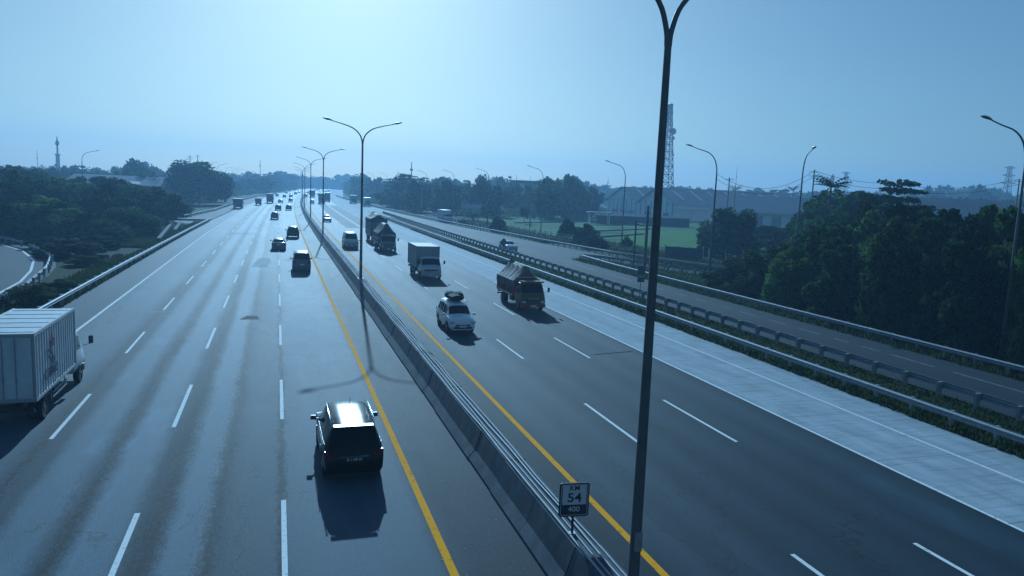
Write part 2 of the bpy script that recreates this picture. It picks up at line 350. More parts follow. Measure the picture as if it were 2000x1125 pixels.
patch([(-8.0, 52), (-6.4, 52.3), (-6.4, 52.8), (-8, 52.5)], pale, 'short pale strip across the outer left lane')
patch([(-2.3, 49.2), (-1.9, 50.6), (-1.2, 50.4), (-1.1, 49.2)], oil, 'dark tar blot in a left lane')
patch([(16.4, 36.9), (16.5, 37.1), (19, 37.6), (19, 37.4)], oil, 'thin dark joint sealing in the outer right lane', .006)
for a, b, c_, d_ in [(16.2, 19.4, 122, 300), (12.8, 15.6, 150, 330)]:
    lane('road_patch', lambda Y, a=a: a, lambda Y, b=b: b, pbr('worn_patch2', (.11, .112, .115), .85, 0, .4, .15), .003, list(range(c_, d_, 9)), 'resurfaced paler stretch of a right lane')
# small litter and stones on the asphalt
rr = random.Random(5); mb = MB()
for k in range(150):
    x, y = rr.choice([rr.uniform(-9, 6), rr.uniform(4.2, 5.6)]), 14+rr.random()**2*50; s = rr.uniform(.005, .016); mb.box(x, y, s*.3+.002, s*2, s*1.4, s*.6, rr.uniform(0, 3))
tag(mb.build('gravel', pbr('stone_chips', (.45, .45, .43), .8)), 'scattered pale stone chips on the left carriageway', None, None, 'stuff')

# rice field and verge
fm = bpy.data.materials.new('paddy'); fm.use_nodes = True; _n, _l = fm.node_tree.nodes, fm.node_tree.links; _b = _n['Principled BSDF']; _b.inputs['Roughness'].default_value = .9; _b.inputs['Specular IOR Level'].default_value = .05
_tc = _n.new('ShaderNodeTexCoord'); _mp = _n.new('ShaderNodeMapping'); _mp.inputs['Scale'].default_value = (.05, .22, 1); _mp.inputs['Rotation'].default_value = (0, 0, R_(14)); _no = _n.new('ShaderNodeTexNoise'); _no.inputs['Scale'].default_value = 1.6; _no.inputs['Detail'].default_value = 4
_r = _n.new('ShaderNodeValToRGB'); _e = _r.color_ramp.elements; _e[0].position = .40; _e[0].color = (.015, .04, .014, 1); _e[1].position = .62; _e[1].color = (.05, .20, .025, 1)
_l.new(_tc.outputs['Object'], _mp.inputs[0]); _l.new(_mp.outputs[0], _no.inputs[0]); _l.new(_no.outputs[0], _r.inputs[0]); _l.new(_r.outputs[0], _b.inputs['Base Color'])
def field(name, pts, mat, label, z=-.05): tag(MB().add([(x, y, z) for x, y in pts], [tuple(range(len(pts)))]).build(name, mat), label, None, None, 'structure')
field('rice_field', [(50, 150), (57, 118), (72, 112), (95, 130), (175, 225), (110, 270), (80, 300), (60, 250)], fm, 'green rice field beyond the slip road')
field('rice_field', [(60, 117), (71.5, 118), (97, 162), (90, 178), (72, 150)], pbr('young_rice', (.06, .20, .012), .9, 0, .3, .35, spec=.05, c2=(.03, .10, .015)), 'brightest green plot of the rice field', -.045)
mb = MB()
for a, b in [((57, 150), (95, 178)), ((60, 190), (120, 230)), ((54, 132), (78, 152))]:
    d = Vector((b[0]-a[0], b[1]-a[1])); mb.box((a[0]+b[0])/2, (a[1]+b[1])/2, .05, d.length, .7, .3, math.atan2(d.y, d.x))
tag(mb.build('field_bank', gm), 'low earth banks between the rice plots', None, None, 'structure')

def grass(name, regions, seed, label):
    r = np.random.RandomState(seed); V = []; F = []
    P = []
    for (x0, x1, y0, y1, n, h) in regions:
        t = r.rand(n)**1.8; xs = r.uniform(x0, x1, n); ys = y0+(y1-y0)*t; P.append(np.stack([xs, ys, h*(.4+.8*r.rand(n))], 1))
    P = np.concatenate(P); n = len(P); a = r.rand(n)*6.28; wd = .03+.05*r.rand(n); ln = (r.rand(n, 2)-.5)*.22
    c, s = np.cos(a)*wd, np.sin(a)*wd
    V = np.zeros((n, 3, 3)); V[:, 0] = np.stack([P[:, 0]-c, P[:, 1]-s, -.05+0*c], 1); V[:, 1] = np.stack([P[:, 0]+c, P[:, 1]+s, -.05+0*c], 1); V[:, 2] = np.stack([P[:, 0]+ln[:, 0], P[:, 1]+ln[:, 1], P[:, 2]], 1)
    me = bpy.data.meshes.new(name); me.from_pydata(V.reshape(-1, 3).tolist(), [], np.arange(3*n).reshape(-1, 3).tolist()); me.materials.append(MATS['grass_blades'])
    o = bpy.data.objects.new(name, me); col.objects.link(o); tag(o, label, None, None, 'stuff')
foliage('grass_blades', (.016, .03, .009), (.075, .10, .03))
grass('grass', [(25.25, 25.9, 12, 150, 9000, .22), (25.6, 29.8, 12, 120, 16000, .16), (26.3, 27.2, 12, 60, 3500, .3)], 1, 'rough green grass in the strip between the guardrails')
grass('grass', [(-15.5, -13.3, 34, 160, 9000, .22), (-16.6, -15, 40, 90, 4000, .32), (-20, -15, 100, 150, 5000, .32)], 2, 'weedy grass between left guardrail and loop road')
grass('grass', [(36.6, 41, 20, 92, 9000, .35), (38, 47, 60, 90, 5000, .3), (47, 58, 80, 130, 8000, .5), (43, 52, 120, 200, 6000, .5)], 3, 'tall weeds along the outside of the slip road')

# ------------------------------------------------------------------ median barrier
bar = thing('concrete_barrier', 'long grey concrete median barrier with conduits on top', 'barrier')
BX = 6.62
prof = [(-.72, 0), (-.72, .08), (-.50, .33), (-.30, .95), (.30, .95), (.50, .33), (.72, .08), (.72, 0)]
def barseg(y0, y1, name, rnd):
    mb = MB(); j = rnd.uniform(-.015, .015); R = []
    for Y in (y0, y1): R.append([(BX+cx(Y)+px_+j, Y, pz*(1+j*.6)) for px_, pz in prof])
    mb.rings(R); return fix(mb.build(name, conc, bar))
rnd = random.Random(3); Y = 1.0
for k in range(96): barseg(Y, Y+2.72-.02, 'segment', rnd); Y += 2.72
mb = MB(); Rr = []
for Yk in np.arange(Y, 900, 10): Rr.append([(BX+cx(Yk)+a, Yk, b) for a, b in prof])
mb.rings(Rr); o = fix(mb.build('far_segments', conc, bar)); o['kind'] = 'stuff'
rnd = random.Random(8)
for k, (dx, r) in enumerate([(-.22, .026), (-.10, .02), (.06, .024), (.2, .02)]):
    pts = [(BX+cx(Y)+dx+rnd.uniform(-.035, .035), Y, .95+r+(.035 if rnd.random() < .3 else 0)) for Y in np.arange(1, 300, 2.2)]
    MB().tube(pts, r, 6).build('conduit', pbr('conduit_pvc', (.36, .38, .40), .6, 0, .2, 4), bar, 40)

# ------------------------------------------------------------------ guardrails
def resample(path, step, first=0.):
    P = [Vector((p[0], p[1], 0)) for p in path]; out = []; d = first; acc = 0
    for a, b in zip(P, P[1:]):
        L = (b-a).length
        while d <= acc+L: out.append((a+(b-a)*((d-acc)/L), (b-a).normalized())); d += step
        acc += L
    return out
def guardrail(path, side, label, step=2.0, h=.72, posth=0., rail_mat=None, posts=True, wide=.15, maxp=100):
    """side: +1 the beam faces left of the path direction, -1 right"""
    g = thing('guardrail', label, 'guardrail'); rm = rail_mat or galv
    pr_ = [(.02, -.155), (.02, -.13), (.095, -.085), (.095, -.05), (.03, -.015), (.03, .015), (.095, .05), (.095, .085), (.02, .13), (.02, .155), (.006, .155), (.006, .13), (.08, .08), (.08, .055), (.016, .015), (.016, -.015), (.08, -.055), (.08, -.08), (.006, -.13), (.006, -.155)]
    R = []
    for p, d in resample(path, 2.0 if len(path) > 2 else 4.0):
        n1 = Vector((-d.y, d.x, 0))*side
        R.append([p+n1*(a+.1)+Vector((0, 0, h-.155+b)) for a, b in pr_])
    p, d = R[-1], None
    mb = MB().rings(R); fix(mb.build('rail', rm, g))
    if posts:
        pm = MB().box(0, 0, (h+posth*0)/2+.0, wide, .12, h+.04); pm.box(.1*0, 0, h-.16, wide+.06, .16, .34)
        me = None; far = MB()
        for k, (p, d) in enumerate(resample(path, step, .6)):
            n1 = Vector((-d.y, d.x, 0))*side; q = p-n1*.03; rz = math.atan2(d.y, d.x)+math.pi/2
            if k < maxp:
                if me is None: o = fix(pm.build('post', postm, g)); me = o.data
                else: o = bpy.data.objects.new('post', me); col.objects.link(o); o.parent = g
                o.location = (q.x, q.y, -.04); o.rotation_euler = (0, 0, rz+rr.uniform(-.04, .04))
            else: far.box(q.x, q.y, h/2, wide, .12, h, rz)
        if far.f: fix(far.build('far_posts', postm, g))['kind'] = 'stuff'
    return g
def curved(x, y0, y1, st=8): return [((x(Y) if callable(x) else x)+cx(Y), Y) for Y in np.arange(y0, y1+.1, st)]
G1X = 25.78
guardrail(curved(G1X, 6, 216), +1, 'bright steel guardrail along the grass edge of the pale concrete lane')
guardrail(curved(29.45, 6, 230), -1, 'steel guardrail seen from behind, with wide posts, beside the slip road', wide=.22)
guardrail([(37.25, 5), (37.25, 60), (37.4, 80), (38.1, 91.7)], +1, 'steel guardrail from the slip road fork to the right edge')
guardrail([(38.1, 91.7), (41.0, 87.2), (46.5, 70.7), (52, 55)], +1, 'short guardrail on the inner side of the right branch')
guardrail([(60, 56), (54, 71), (51.1, 78), (50.2, 80.3), (47.6, 88.7), (45.3, 96.7), (42.6, 121.7), (39.1, 169.5), (36.7, 218.5), (35.5, 260), (34.5, 330), (34.4, 420), (36, 500)], +1, 'outermost right guardrail running past the rice field')
guardrail([(-13.5, 20), (-13.6, 73), (-13.5, 97), (-13.3, 130), (-12.9, 161)], -1, 'double bright steel guardrail along the left hard shoulder', step=2.5)
guardrail([(-18.8, 172), (-15.7, 211.5), (-14.4, 264), (-13.0, 341), (-9.4, 405), (-2, 500), (10, 600)], -1, 'distant guardrail left of the far branch road', step=4)
guardrail([(-16.6, 46), (-16.93, 55.04), (-17.33, 62.26), (-18.87, 73.37), (-20.98, 83.07), (-26.7, 96.5), (-32.2, 105.6), (-40, 113)], +1, 'curved guardrail around the loop road', step=3)
# low kerb walls on the left verge
for pts, lab in [([(-15.25, 110.6), (-18.4, 150.3)], 'pale low kerb wall on the left verge, the longer one'), ([(-15.5, 129.6), (-17.1, 150.9)], 'pale low kerb wall on the left verge, the shorter one')]:
    a, b = pts; d = Vector((b[0]-a[0], b[1]-a[1])); mb = MB(); mb.box((a[0]+b[0])/2, (a[1]+b[1])/2, .12, d.length, .35, .36, math.atan2(d.y, d.x)); mb.box((a[0]+b[0])/2, (a[1]+b[1])/2, .32, d.length+.1, .5, .06, math.atan2(d.y, d.x))
    tag(mb.build('kerb_wall', pbr('pale_kerb', (.16, .17, .17), .9, 0, .3, 2, spec=.1)), lab, 'wall')
mb = MB(); mb.box(-17.2, 163, .1, 7, .5, .3, .15); mb.box(-17.2, 163, .27, 7.2, .7, .06, .15)
tag(mb.build('traffic_island', pbr('pale_kerb', (.4, .4, .4))), 'pale pointed traffic island where the left branch joins', 'traffic island')

# ------------------------------------------------------------------ lamps
def head_mesh():
    mb = MB(); R = []
    for t, w_, h_, dz in [(0, .05, .05, 0), (.12, .10, .07, .01), (.35, .17, .10, .02), (.62, .16, .09, .02), (.8, .07, .04, 0)]:
        R.append([(t, math.cos(a)*w_, math.sin(a)*h_*(1 if math.sin(a) > 0 else .5)+dz) for a in np.linspace(0, 2*math.pi, 12, endpoint=False)])
    return mb.rings(R)
armP = [(0, -.15), (.04, .15), (.24, .62), (.78, 1.08), (1.6, 1.36), (2.4, 1.55)]
def smooth_path(P, n=4):
    P = [np.array(p, float) for p in P]; out = []
    for i in range(len(P)-1):
        p0 = P[max(i-1, 0)]; p1, p2 = P[i], P[i+1]; p3 = P[min(i+2, len(P)-1)]
        for k in range(n):
            t = k/n; out.append(.5*((2*p1)+(-p0+p2)*t+(2*p0-5*p1+4*p2-p3)*t*t+(-p0+3*p1-3*p2+p3)*t**3))
    return out+[P[-1]]
def twin_lamp():
    t = thing('street_lamp', '', 'street lamp')
    fix(MB().tube([(0, 0, .9), (0, 0, 2), (0, 0, 6), (0, 0, 12.0)], [.125, .12, .098, .07], 12).build('pole', polem, t, 40))
    mb = MB().box(0, 0, .96, .46, .46, .05)
    for i in (-1, 1):
        for j in (-1, 1): mb.disc((i*.17, j*.17, 1.01), 'z', .025, .08, 8)
    mb.build('base_plate', postm, t)
    MB().box(0, -.125, 2.3, .16, .05, .4).build('access_door', postm, t)
    for s in (-1, 1):
        P = [(s*(a+.02), 0, 12.05+b) for a, b in armP]; q = smooth_path(P)
        a = fix(MB().tube(q, [.06-.025*i/len(q) for i in range(len(q))], 10).build('arm', polem, t, 50))
        h = fix(head_mesh().build('lamp_head', lampm, a, 50)); h.location = (s*2.38, 0, 13.59); h.rotation_euler = (0, R_(-13)*1, 0 if s > 0 else math.pi)
        g = MB().disc((.45, 0, -.035), 'z', .13, .03, 12).build('lens', lensm, h)
    return t
def single_lamp():
    t = thing('street_lamp', '', 'street lamp')
    P = [(0, 0, 0), (0, 0, 4), (0, 0, 8), (0, 0, 11.0)]
    fix(MB().tube(P, [.12, .10, .085, .07], 10).build('pole', polem, t, 40)); MB().box(0, 0, .04, .4, .4, .1).build('base_plate', postm, t)
    q = smooth_path([(0, 0, 11.0), (-.05, 0, 11.8), (-.4, 0, 12.7), (-1.1, 0, 13.25), (-2.1, 0, 13.5), (-2.9, 0, 13.72)])
    a = fix(MB().tube(q, [.065-.03*i/len(q) for i in range(len(q))], 8).build('arm', polem, t, 50))
    h = fix(head_mesh().build('lamp_head', lampm, a, 50)); h.location = (-2.88, 0, 13.72); h.rotation_euler = (0, R_(-12), math.pi)
    return t
GT = 'twin-arm lamps on the median barrier'
tl = twin_lamp()
for i, (Yl, lab) in enumerate([(12.3, 'tall twin-arm lamp post nearest the camera, its top out of frame'), (62.6, 'tall twin-arm lamp post beside the white van, second along the barrier'),
        (117.3, 'twin-arm lamp post on the barrier, third from the camera'), (167.4, 'twin-arm lamp post on the barrier, fourth from the camera'), (224, 'twin-arm lamp post on the barrier, fifth from the camera'),
        (285, 'twin-arm lamp post on the barrier, sixth from the camera'), (340, 'farthest clearly seen twin-arm lamp post on the barrier'), (395, 'tiny hazy twin-arm lamp post far along the barrier')]):
    o = tl if i == 0 else copy_tree(tl); o.location = (BX-.05+cx(Yl), Yl, 0); o.rotation_euler = (0, 0, hd(Yl)); o.scale = (.9, .9, .955) if i == 0 else (1, 1, 1); o['label'] = lab; o['group'] = GT
sl = single_lamp(); first = True
SR = [((41.0, 33.1), 0, 'single-arm lamp post at the right edge of the photo'), ((42.3, 67.2), 0, 'single-arm lamp post behind the dark bush, right of the lattice tower'), ((49.3, 63), 1.15, 'single-arm lamp post with short-looking arm among the right bushes'),
      ((53.0, 110.5), 0, 'single-arm lamp post standing in front of the warehouse gables'), ((53.9, 152.3), 0, 'single-arm lamp post in front of the pale house'), ((52.8, 191.8), 0, 'single-arm lamp post left of the pale house'),
      ((51.5, 226.8), 0, 'single-arm lamp post above the pale truck on the slip road'), ((48.1, 252.4), 0, 'single-arm lamp post just right of the slim mast'), ((50.3, 312.3), 0, 'single-arm lamp post just left of the slim mast'),
      ((45.8, 333), 0, 'hazy single-arm lamp post by the layered far tree'), ((44.2, 365.6), 0, 'farthest hazy single-arm lamp post on the right')]
SL = [((-43, 197), math.pi, 'lone single-arm lamp post above the left trees'), ((-30, 255), math.pi, 'single-arm lamp post in front of the big round tree'), ((-22.5, 271.6), math.pi, 'single-arm lamp rising just right of the big round tree'),
      ((-20.7, 291.9), math.pi, 'second single-arm lamp right of the big round tree'), ((-22, 361), math.pi, 'third hazy single-arm lamp on the left'), ((-20.5, 386), math.pi, 'fourth hazy single-arm lamp on the left'), ((-21.4, 442), math.pi, 'farthest hazy single-arm lamp on the left')]
for k, (p, rz, lab) in enumerate(SR+SL):
    o = sl if first else copy_tree(sl); first = False; o.location = (p[0], p[1], -.05); o.rotation_euler = (0, 0, rz); o['label'] = lab
    o['group'] = 'single-arm lamps right of the road' if k < len(SR) else 'single-arm lamps left of the road'

# ------------------------------------------------------------------ signs
signw = pbr('sign_white', (.55, .56, .58), .45); signd = pbr('sign_dark', (.02, .024, .04), .5); signback = pbr('sign_back', (.12, .125, .13), .6, .4)
s = thing('kilometre_sign', 'small square kilometre marker reading KM 54 400 on the barrier', 'road sign', (6.44, 15.1, .84), -.12)
MB().tube([(0, .03, .1), (0, .03, 1.0)], .03, 8).build('post', darkm, s); MB().box(0, .03, .14, .16, .14, .08).build('foot', postm, s)
def rrect(w_, h_, r, n=5):
    P = []
    for cx_, cz_, a0 in ((w_/2-r, h_/2-r, 0), (-w_/2+r, h_/2-r, 90), (-w_/2+r, -h_/2+r, 180), (w_/2-r, -h_/2+r, 270)):
        for k in range(n): a = R_(a0+90*k/(n-1)); P.append((cx_+r*math.cos(a), cz_+r*math.sin(a)))
    return P
def plate(w_, h_, r, y0, y1, cz): return MB().prism([(a, b+cz) for a, b in rrect(w_, h_, r)], 'y', y0, y1)
fix(plate(.70, .80, .06, -.012, .012, .98).build('board', signd, s)); fix(plate(.63, .73, .045, -.016, -.0125, .98).build('border', signw, s)); fix(plate(.605, .705, .04, -.019, -.0165, .98).build('panel', signd, s))
fix(plate(.56, .46, .02, -.022, -.0195, 1.10).build('upper_panel', signw, s))
text('KM', .17, signd, s, (0, -.026, 1.26), (R_(90), 0, 0), ext=.002); text('54', .30, signd, s, (0, -.026, 1.03), (R_(90), 0, 0), ext=.002, sx=1.15); text('400', .17, signw, s, (0, -.024, .76), (R_(90), 0, 0), ext=.002, sx=1.1)
s = thing('road_sign', 'post with square and rectangular sign backs just left of the near lamp post', 'road sign', (28.65, 55.7, -.05), .1)
MB().tube([(0, 0, 0), (0, 0, 3.0)], .035, 8).build('post', postm, s); MB().box(0, -.03, 2.65, .72, .03, .7).build('square_board', signback, s); MB().box(0, -.03, 1.85, .66, .03, .42).build('rectangular_board', signback, s)
s = thing('road_sign', 'dark diamond warning sign on a post in the strip between guardrails', 'road sign', (28.5, 95, -.05), .15)
MB().tube([(0, 0, 0), (0, 0, 2.2)], .04, 8).build('post', postm, s); MB().prism([(0, 1.2), (.62, 1.82), (0, 2.44), (-.62, 1.82)], 'y', -.03, 0).build('board', signback, s)
# wide dark sign board on a column
s = thing('overhead_sign', 'tall dark steel column with a small bracket standing at the slip road fork', 'pole', (40.4, 77.8, -.05)); s.name = 'steel_column'
MB().tube([(0, 0, 0), (0, 0, 7.6)], [.2, .14], 12).build('column', polem, s, 40); MB().tube([(-.62, 1.6, 0), (-.62, 1.6, 5.8)], .11, 8).build('side_column', polem, s, 40); MB().box(-.3, .8, 5.4, .8, 1.7, .08).build('bracket', polem, s)
# ------------------------------------------------------------------ vehicles
def paint(name, c, rough=.3, coat=.6, metal=.0): return pbr('paint_'+name, c, rough, metal, coat=coat*.4, spec=.3)
class Shell:
    def __init__(s, st, zb=.32, wheels=(), rw=.34):
        ys = sorted(set([q[0] for q in st])); ex = []
        ra = rw+.07
        for yw in wheels:
            for k in range(-5, 6): ex.append(yw+ra*math.sin(k/5*math.pi/2))
        s.st = st; s.zb0 = zb; s.wh = wheels; s.ra = ra; s.rw = rw
        s.ys = sorted(set([round(v, 4) for v in ys+ex if st[0][0] <= v <= st[-1][0]]))
    def par(s, y):
        Q = s.st; Y = [q[0] for q in Q]; return [float(np.interp(y, Y, [q[k] for q in Q])) for k in range(1, 5)]
    def sec(s, y):
        zs, zr, wb, wr = s.par(y); zb = s.zb0
        for yw in s.wh:
            if abs(y-yw) < s.ra: zb = max(zb, s.rw+math.sqrt(s.ra**2-(y-yw)**2)*.98)
        zb = min(zb, zs-.06); k = min(1, max(0, (zr-zs)/.3)); h = zs-zb
        return [(wb-.10, zb), (wb-.01, zb+h*.18), (wb+.01, zb+h*.6), (wb-.03, zs), (wr, zr-.08*k-.008), (wr*.86, zr-.015*k), (wr*.45, zr+.012), (0, zr+.02)]
    def body(s):
        R = []
        for y in s.ys:
            h = s.sec(y); R.append([(a, y, b) for a, b in h]+[(-a, y, b) for a, b in reversed(h[:-1])])
        return MB().rings(R)
    def S(s, y, p):
        h = s.sec(y); q = abs(p); q = min(max(q, 0), 7); i = min(int(q), 6); t = q-i
        a = h[i][0]*(1-t)+h[i+1][0]*t; b = h[i][1]*(1-t)+h[i+1][1]*t
        return Vector((a if p >= 0 else -a, y, b))
    def panel(s, y0, y1, p0, p1, off=.008, full=False, inset=None):
        """glass panel between lengthwise y0..y1 and section parameters p0..p1 (side sign by full/side)"""
        ys = [y0]+[v for v in s.ys if y0+.01 < v < y1-.01]+[y1]
        def patch(sgn, plist):
            V = []; 
            for y in ys:
                for p in plist:
                    e = .01; P = s.S(y, p); a = s.S(min(y+e, y1), p)-s.S(max(y-e, y0), p)
                    h = s.sec(y); b = Vector((0, 0, 1))
                    pa, pb = max(0, p-.05), min(7, p+.05); b = s.S(y, pb)-s.S(y, pa) if pb > pa else Vector((-1, 0, 0))
                    nrm = a.cross(b)
                    if nrm.length < 1e-9: nrm = Vector((1, 0, 0))
                    nrm.normalize()
                    if nrm.x < -.2 or (abs(nrm.x) <= .2 and nrm.z < 0): nrm = -nrm
                    q = P+nrm*off; V.append((q.x*sgn, q.y, q.z))
            n = len(plist); F = [(i*n+j, i*n+j+1, (i+1)*n+j+1, (i+1)*n+j) for i in range(len(ys)-1) for j in range(n-1)]
            return V, F
        mb = MB()
        if full:
            pl = [p0, 5, 6, 7]; V, F = patch(1, pl); mb.add(V, F); V, F = patch(-1, pl); mb.add(V, F)
        else:
            V, F = patch(full or 1, list(np.linspace(p0, p1, 4))); mb.add(V, F)
        return mb
def mirror(mb):
    m2 = MB(); m2.add([(-a, b, c) for a, b, c in mb.v], [tuple(reversed(f)) for f in mb.f]); return m2
def wheel(parent, x, y, r, wd, dual=False, rim=rimm):
    s = 1 if x > 0 else -1; R = []
    for k, rr_ in ((-.5, .72), (-.5, .93), (-.35, 1.), (.35, 1.), (.5, .93), (.5, .72), (.3, .66)):
        R.append([(x+s*k*wd, y+math.cos(a)*r*rr_, r+math.sin(a)*r*rr_) for a in np.linspace(0, 2*math.pi, 24, endpoint=False)])
    w_ = fix(MB().rings(R).build('wheel', black, parent, 50))
    mb = MB().disc((x+s*wd*.33, y, r), 'x', r*.66, .02, 20)
    for k in range(5):
        a = k*2*math.pi/5; mb.box(x+s*wd*.42, y+math.cos(a)*r*.32, r+math.sin(a)*r*.32, .02, .09*r/.34, .09*r/.34)
    mb.disc((x+s*wd*.42, y, r), 'x', r*.18, .06, 10)
    mb.build('rim', rim, w_); return w_
PROF = {
 'suv': dict(L=4.7, st=[(-2.36, .60, .66, .80, .72), (-2.32, .86, .95, .86, .76), (-2.24, .98, 1.08, .88, .76), (-2.02, 1.06, 1.60, .90, .68), (-1.86, 1.07, 1.72, .91, .66), (-1.2, 1.06, 1.78, .92, .665), (0, 1.04, 1.80, .92, .67), (.55, 1.03, 1.76, .92, .66), (.8, 1.03, 1.66, .92, .66), (1.28, 1.04, 1.14, .91, .74), (1.5, 1.03, 1.09, .90, .74), (2.0, .96, 1.02, .87, .70), (2.24, .84, .90, .82, .66), (2.34, .62, .68, .74, .6)],
             wh=(-1.38, 1.38), rw=.38, zb=.36, ws=(.84, 1.24), rw_=(-2.2, -1.93), sw=[(-1.75, -1.1), (-1.02, -.12), (-.04, .85)]),
 'mpv': dict(L=4.4, st=[(-2.18, .55, .62, .76, .68), (-2.14, .86, .95, .80, .68), (-2.06, .98, 1.10, .82, .68), (-1.86, 1.02, 1.58, .83, .62), (-1.7, 1.02, 1.65, .84, .61), (-.8, 1.0, 1.70, .845, .615), (0, .98, 1.70, .845, .61), (.45, .97, 1.66, .84, .60), (.7, .97, 1.56, .84, .60), (1.3, .98, 1.08, .82, .66), (1.5, .95, 1.02, .81, .66), (1.9, .84, .90, .78, .62), (2.1, .70, .76, .74, .56), (2.18, .5, .56, .66, .5)],
             wh=(-1.3, 1.32), rw=.32, zb=.28, ws=(.74, 1.26), rw_=(-2.02, -1.78), sw=[(-1.62, -1.05), (-.97, -.15), (-.07, .8)]),
 'van': dict(L=4.5, st=[(-2.25, .6, .68, .78, .7), (-2.2, .9, 1.0, .83, .72), (-2.14, 1.05, 1.2, .84, .72), (-2.02, 1.08, 1.75, .85, .7), (-1.9, 1.08, 1.88, .85, .69), (-.8, 1.06, 1.93, .855, .69), (.6, 1.05, 1.92, .85, .68), (.95, 1.04, 1.8, .85, .67), (1.6, 1.05, 1.16, .83, .70), (1.85, .98, 1.06, .82, .68), (2.15, .8, .88, .78, .64), (2.25, .55, .62, .72, .6)],
             wh=(-1.4, 1.35), rw=.32, zb=.28, ws=(1.0, 1.56), rw_=(-2.12, -1.97), sw=[(-1.8, -1.05), (-.97, .1), (.18, 1.1)]),
 'sedan': dict(L=4.5, st=[(-2.2, .55, .6, .74, .68), (-2.15, .8, .88, .80, .70), (-2.0, .92, 1.0, .84, .70), (-1.6, .94, 1.06, .86, .66), (-1.1, .95, 1.36, .87, .58), (-.7, .94, 1.43, .87, .57), (0, .93, 1.46, .87, .575), (.3, .93, 1.42, .87, .57), (.55, .93, 1.32, .87, .57), (1.15, .93, 1.0, .86, .68), (1.5, .88, .95, .84, .68), (2.0, .76, .82, .8, .62), (2.2, .55, .62, .72, .56)],
             wh=(-1.32, 1.35), rw=.32, zb=.26, ws=(.58, 1.12), rw_=(-1.56, -1.12), sw=[(-.98, -.1), (-.02, .7)]),
 'hatch': dict(L=3.7, st=[(-1.85, .55, .62, .72, .66), (-1.8, .82, .9, .78, .66), (-1.7, .95, 1.08, .8, .66), (-1.45, .97, 1.42, .82, .58), (-1.2, .96, 1.5, .82, .57), (0, .94, 1.53, .82, .58), (.4, .94, 1.46, .82, .57), (1.0, .95, 1.03, .8, .64), (1.5, .82, .88, .77, .6), (1.8, .62, .68, .7, .55), (1.85, .5, .55, .66, .5)],
             wh=(-1.15, 1.2), rw=.29, zb=.25, ws=(.44, .96), rw_=(-1.68, -1.4), sw=[(-1.1, -.3), (-.22, .5)]),
}
def car(kind, label, X, Y, pm, rz=0., rear=True, cat='car', name='parked_car', extras=True, group=None, sc_=1.):
    P = PROF[kind]; t = thing(name, label, cat, (X, Y, 0.003), rz, group); t.scale = (sc_,)*3
    sh = Shell(P['st'], P['zb'], P['wh'], P['rw']); y0, y1 = P['st'][0][0], P['st'][-1][0]
    fix(sh.body().build('body', pm, t, 38))
    fix(sh.panel(P['ws'][0], P['ws'][1], 4.12, 7, full=True).build('windshield', glass, t, 60)); fix(sh.panel(P['rw_'][0], P['rw_'][1], 4.15, 7, full=True).build('rear_window', glass, t, 60))
    for a, b in P['sw']:
        mb = sh.panel(a, b, 3.12, 3.88); 
        fix(mb.build('side_window', glass, t, 60)); fix(mirror(mb).build('side_window', glass, t, 60))
    W = P['st'][len(P['st'])//2][3]
    for yw in P['wh']:
        for s_ in (-1, 1): wheel(t, s_*(W-.12), yw, P['rw'], .22)
    zl = P['st'][2][1]
    for s_ in (-1, 1):
        MB().box(s_*(W-.15), y0+.12, zl-.06, .2, .14, .26, s_*.25).build('taillight', redl, t)
        MB().box(s_*(W-.22), y1-.16, P['st'][-3][1]-.12, .3, .22, .15, -s_*.45).build('headlight', whl, t)
        ym = P['ws'][1]-.25
        mi = MB(); mi.box(s_*(W+.12), ym, 1.06 if kind != 'suv' else 1.14, .2, .1, .14, s_*.2, top=(.8, .8)); mi.box(s_*(W+.0), ym+.02, 1.02 if kind != 'suv' else 1.08, .12, .05, .05); mi.build('mirror', pm if kind != 'suv' else darkm, t)
    if extras:
        fz = P['st'][-2][1]
        MB().box(0, y1-.03, fz-.14, .9, .1, .09).build('grille', darkm, t); MB().box(0, y1+.02, .42, 1.1, .06, .12).build('air_intake', darkm, t); MB().box(0, y1+.05, .5, .43, .02, .13).build('number_plate', platew, t)
        MB().box(0, y0+.02, .5, W*1.7, .14, .16).build('rear_bumper', pm, t); MB().box(0, y0-.04, .80, .43, .02, .13).build('number_plate', platew if kind != 'suv' else darkm, t)
    if Y < 130 and abs(X) < 40:
        for yy in [P['sw'][0][1]+.04, P['sw'][-1][1]+.1]:
            for s_ in (-1, 1):
                b = sh.S(yy, 2.95); MB().box(s_*(W+.015), yy-.2, b.z-.12, .03, .16, .03).build('door_handle', darkm, t)
    return t, sh
BLK = pbr('paint_black', (.004, .005, .006), .25, 0, spec=.22); WHT = paint('white', (.70, .70, .70), .3, .8); SIL = paint('silver', (.42, .43, .44), .28, .7, .5); GRY = paint('grey', (.12, .125, .13), .3, .7)
BLU = paint('dark_blue', (.03, .045, .09), .3, .7); RED = paint('dull_red', (.30, .05, .03), .35, .6); CRM = paint('cream', (.5, .48, .42), .35, .5)

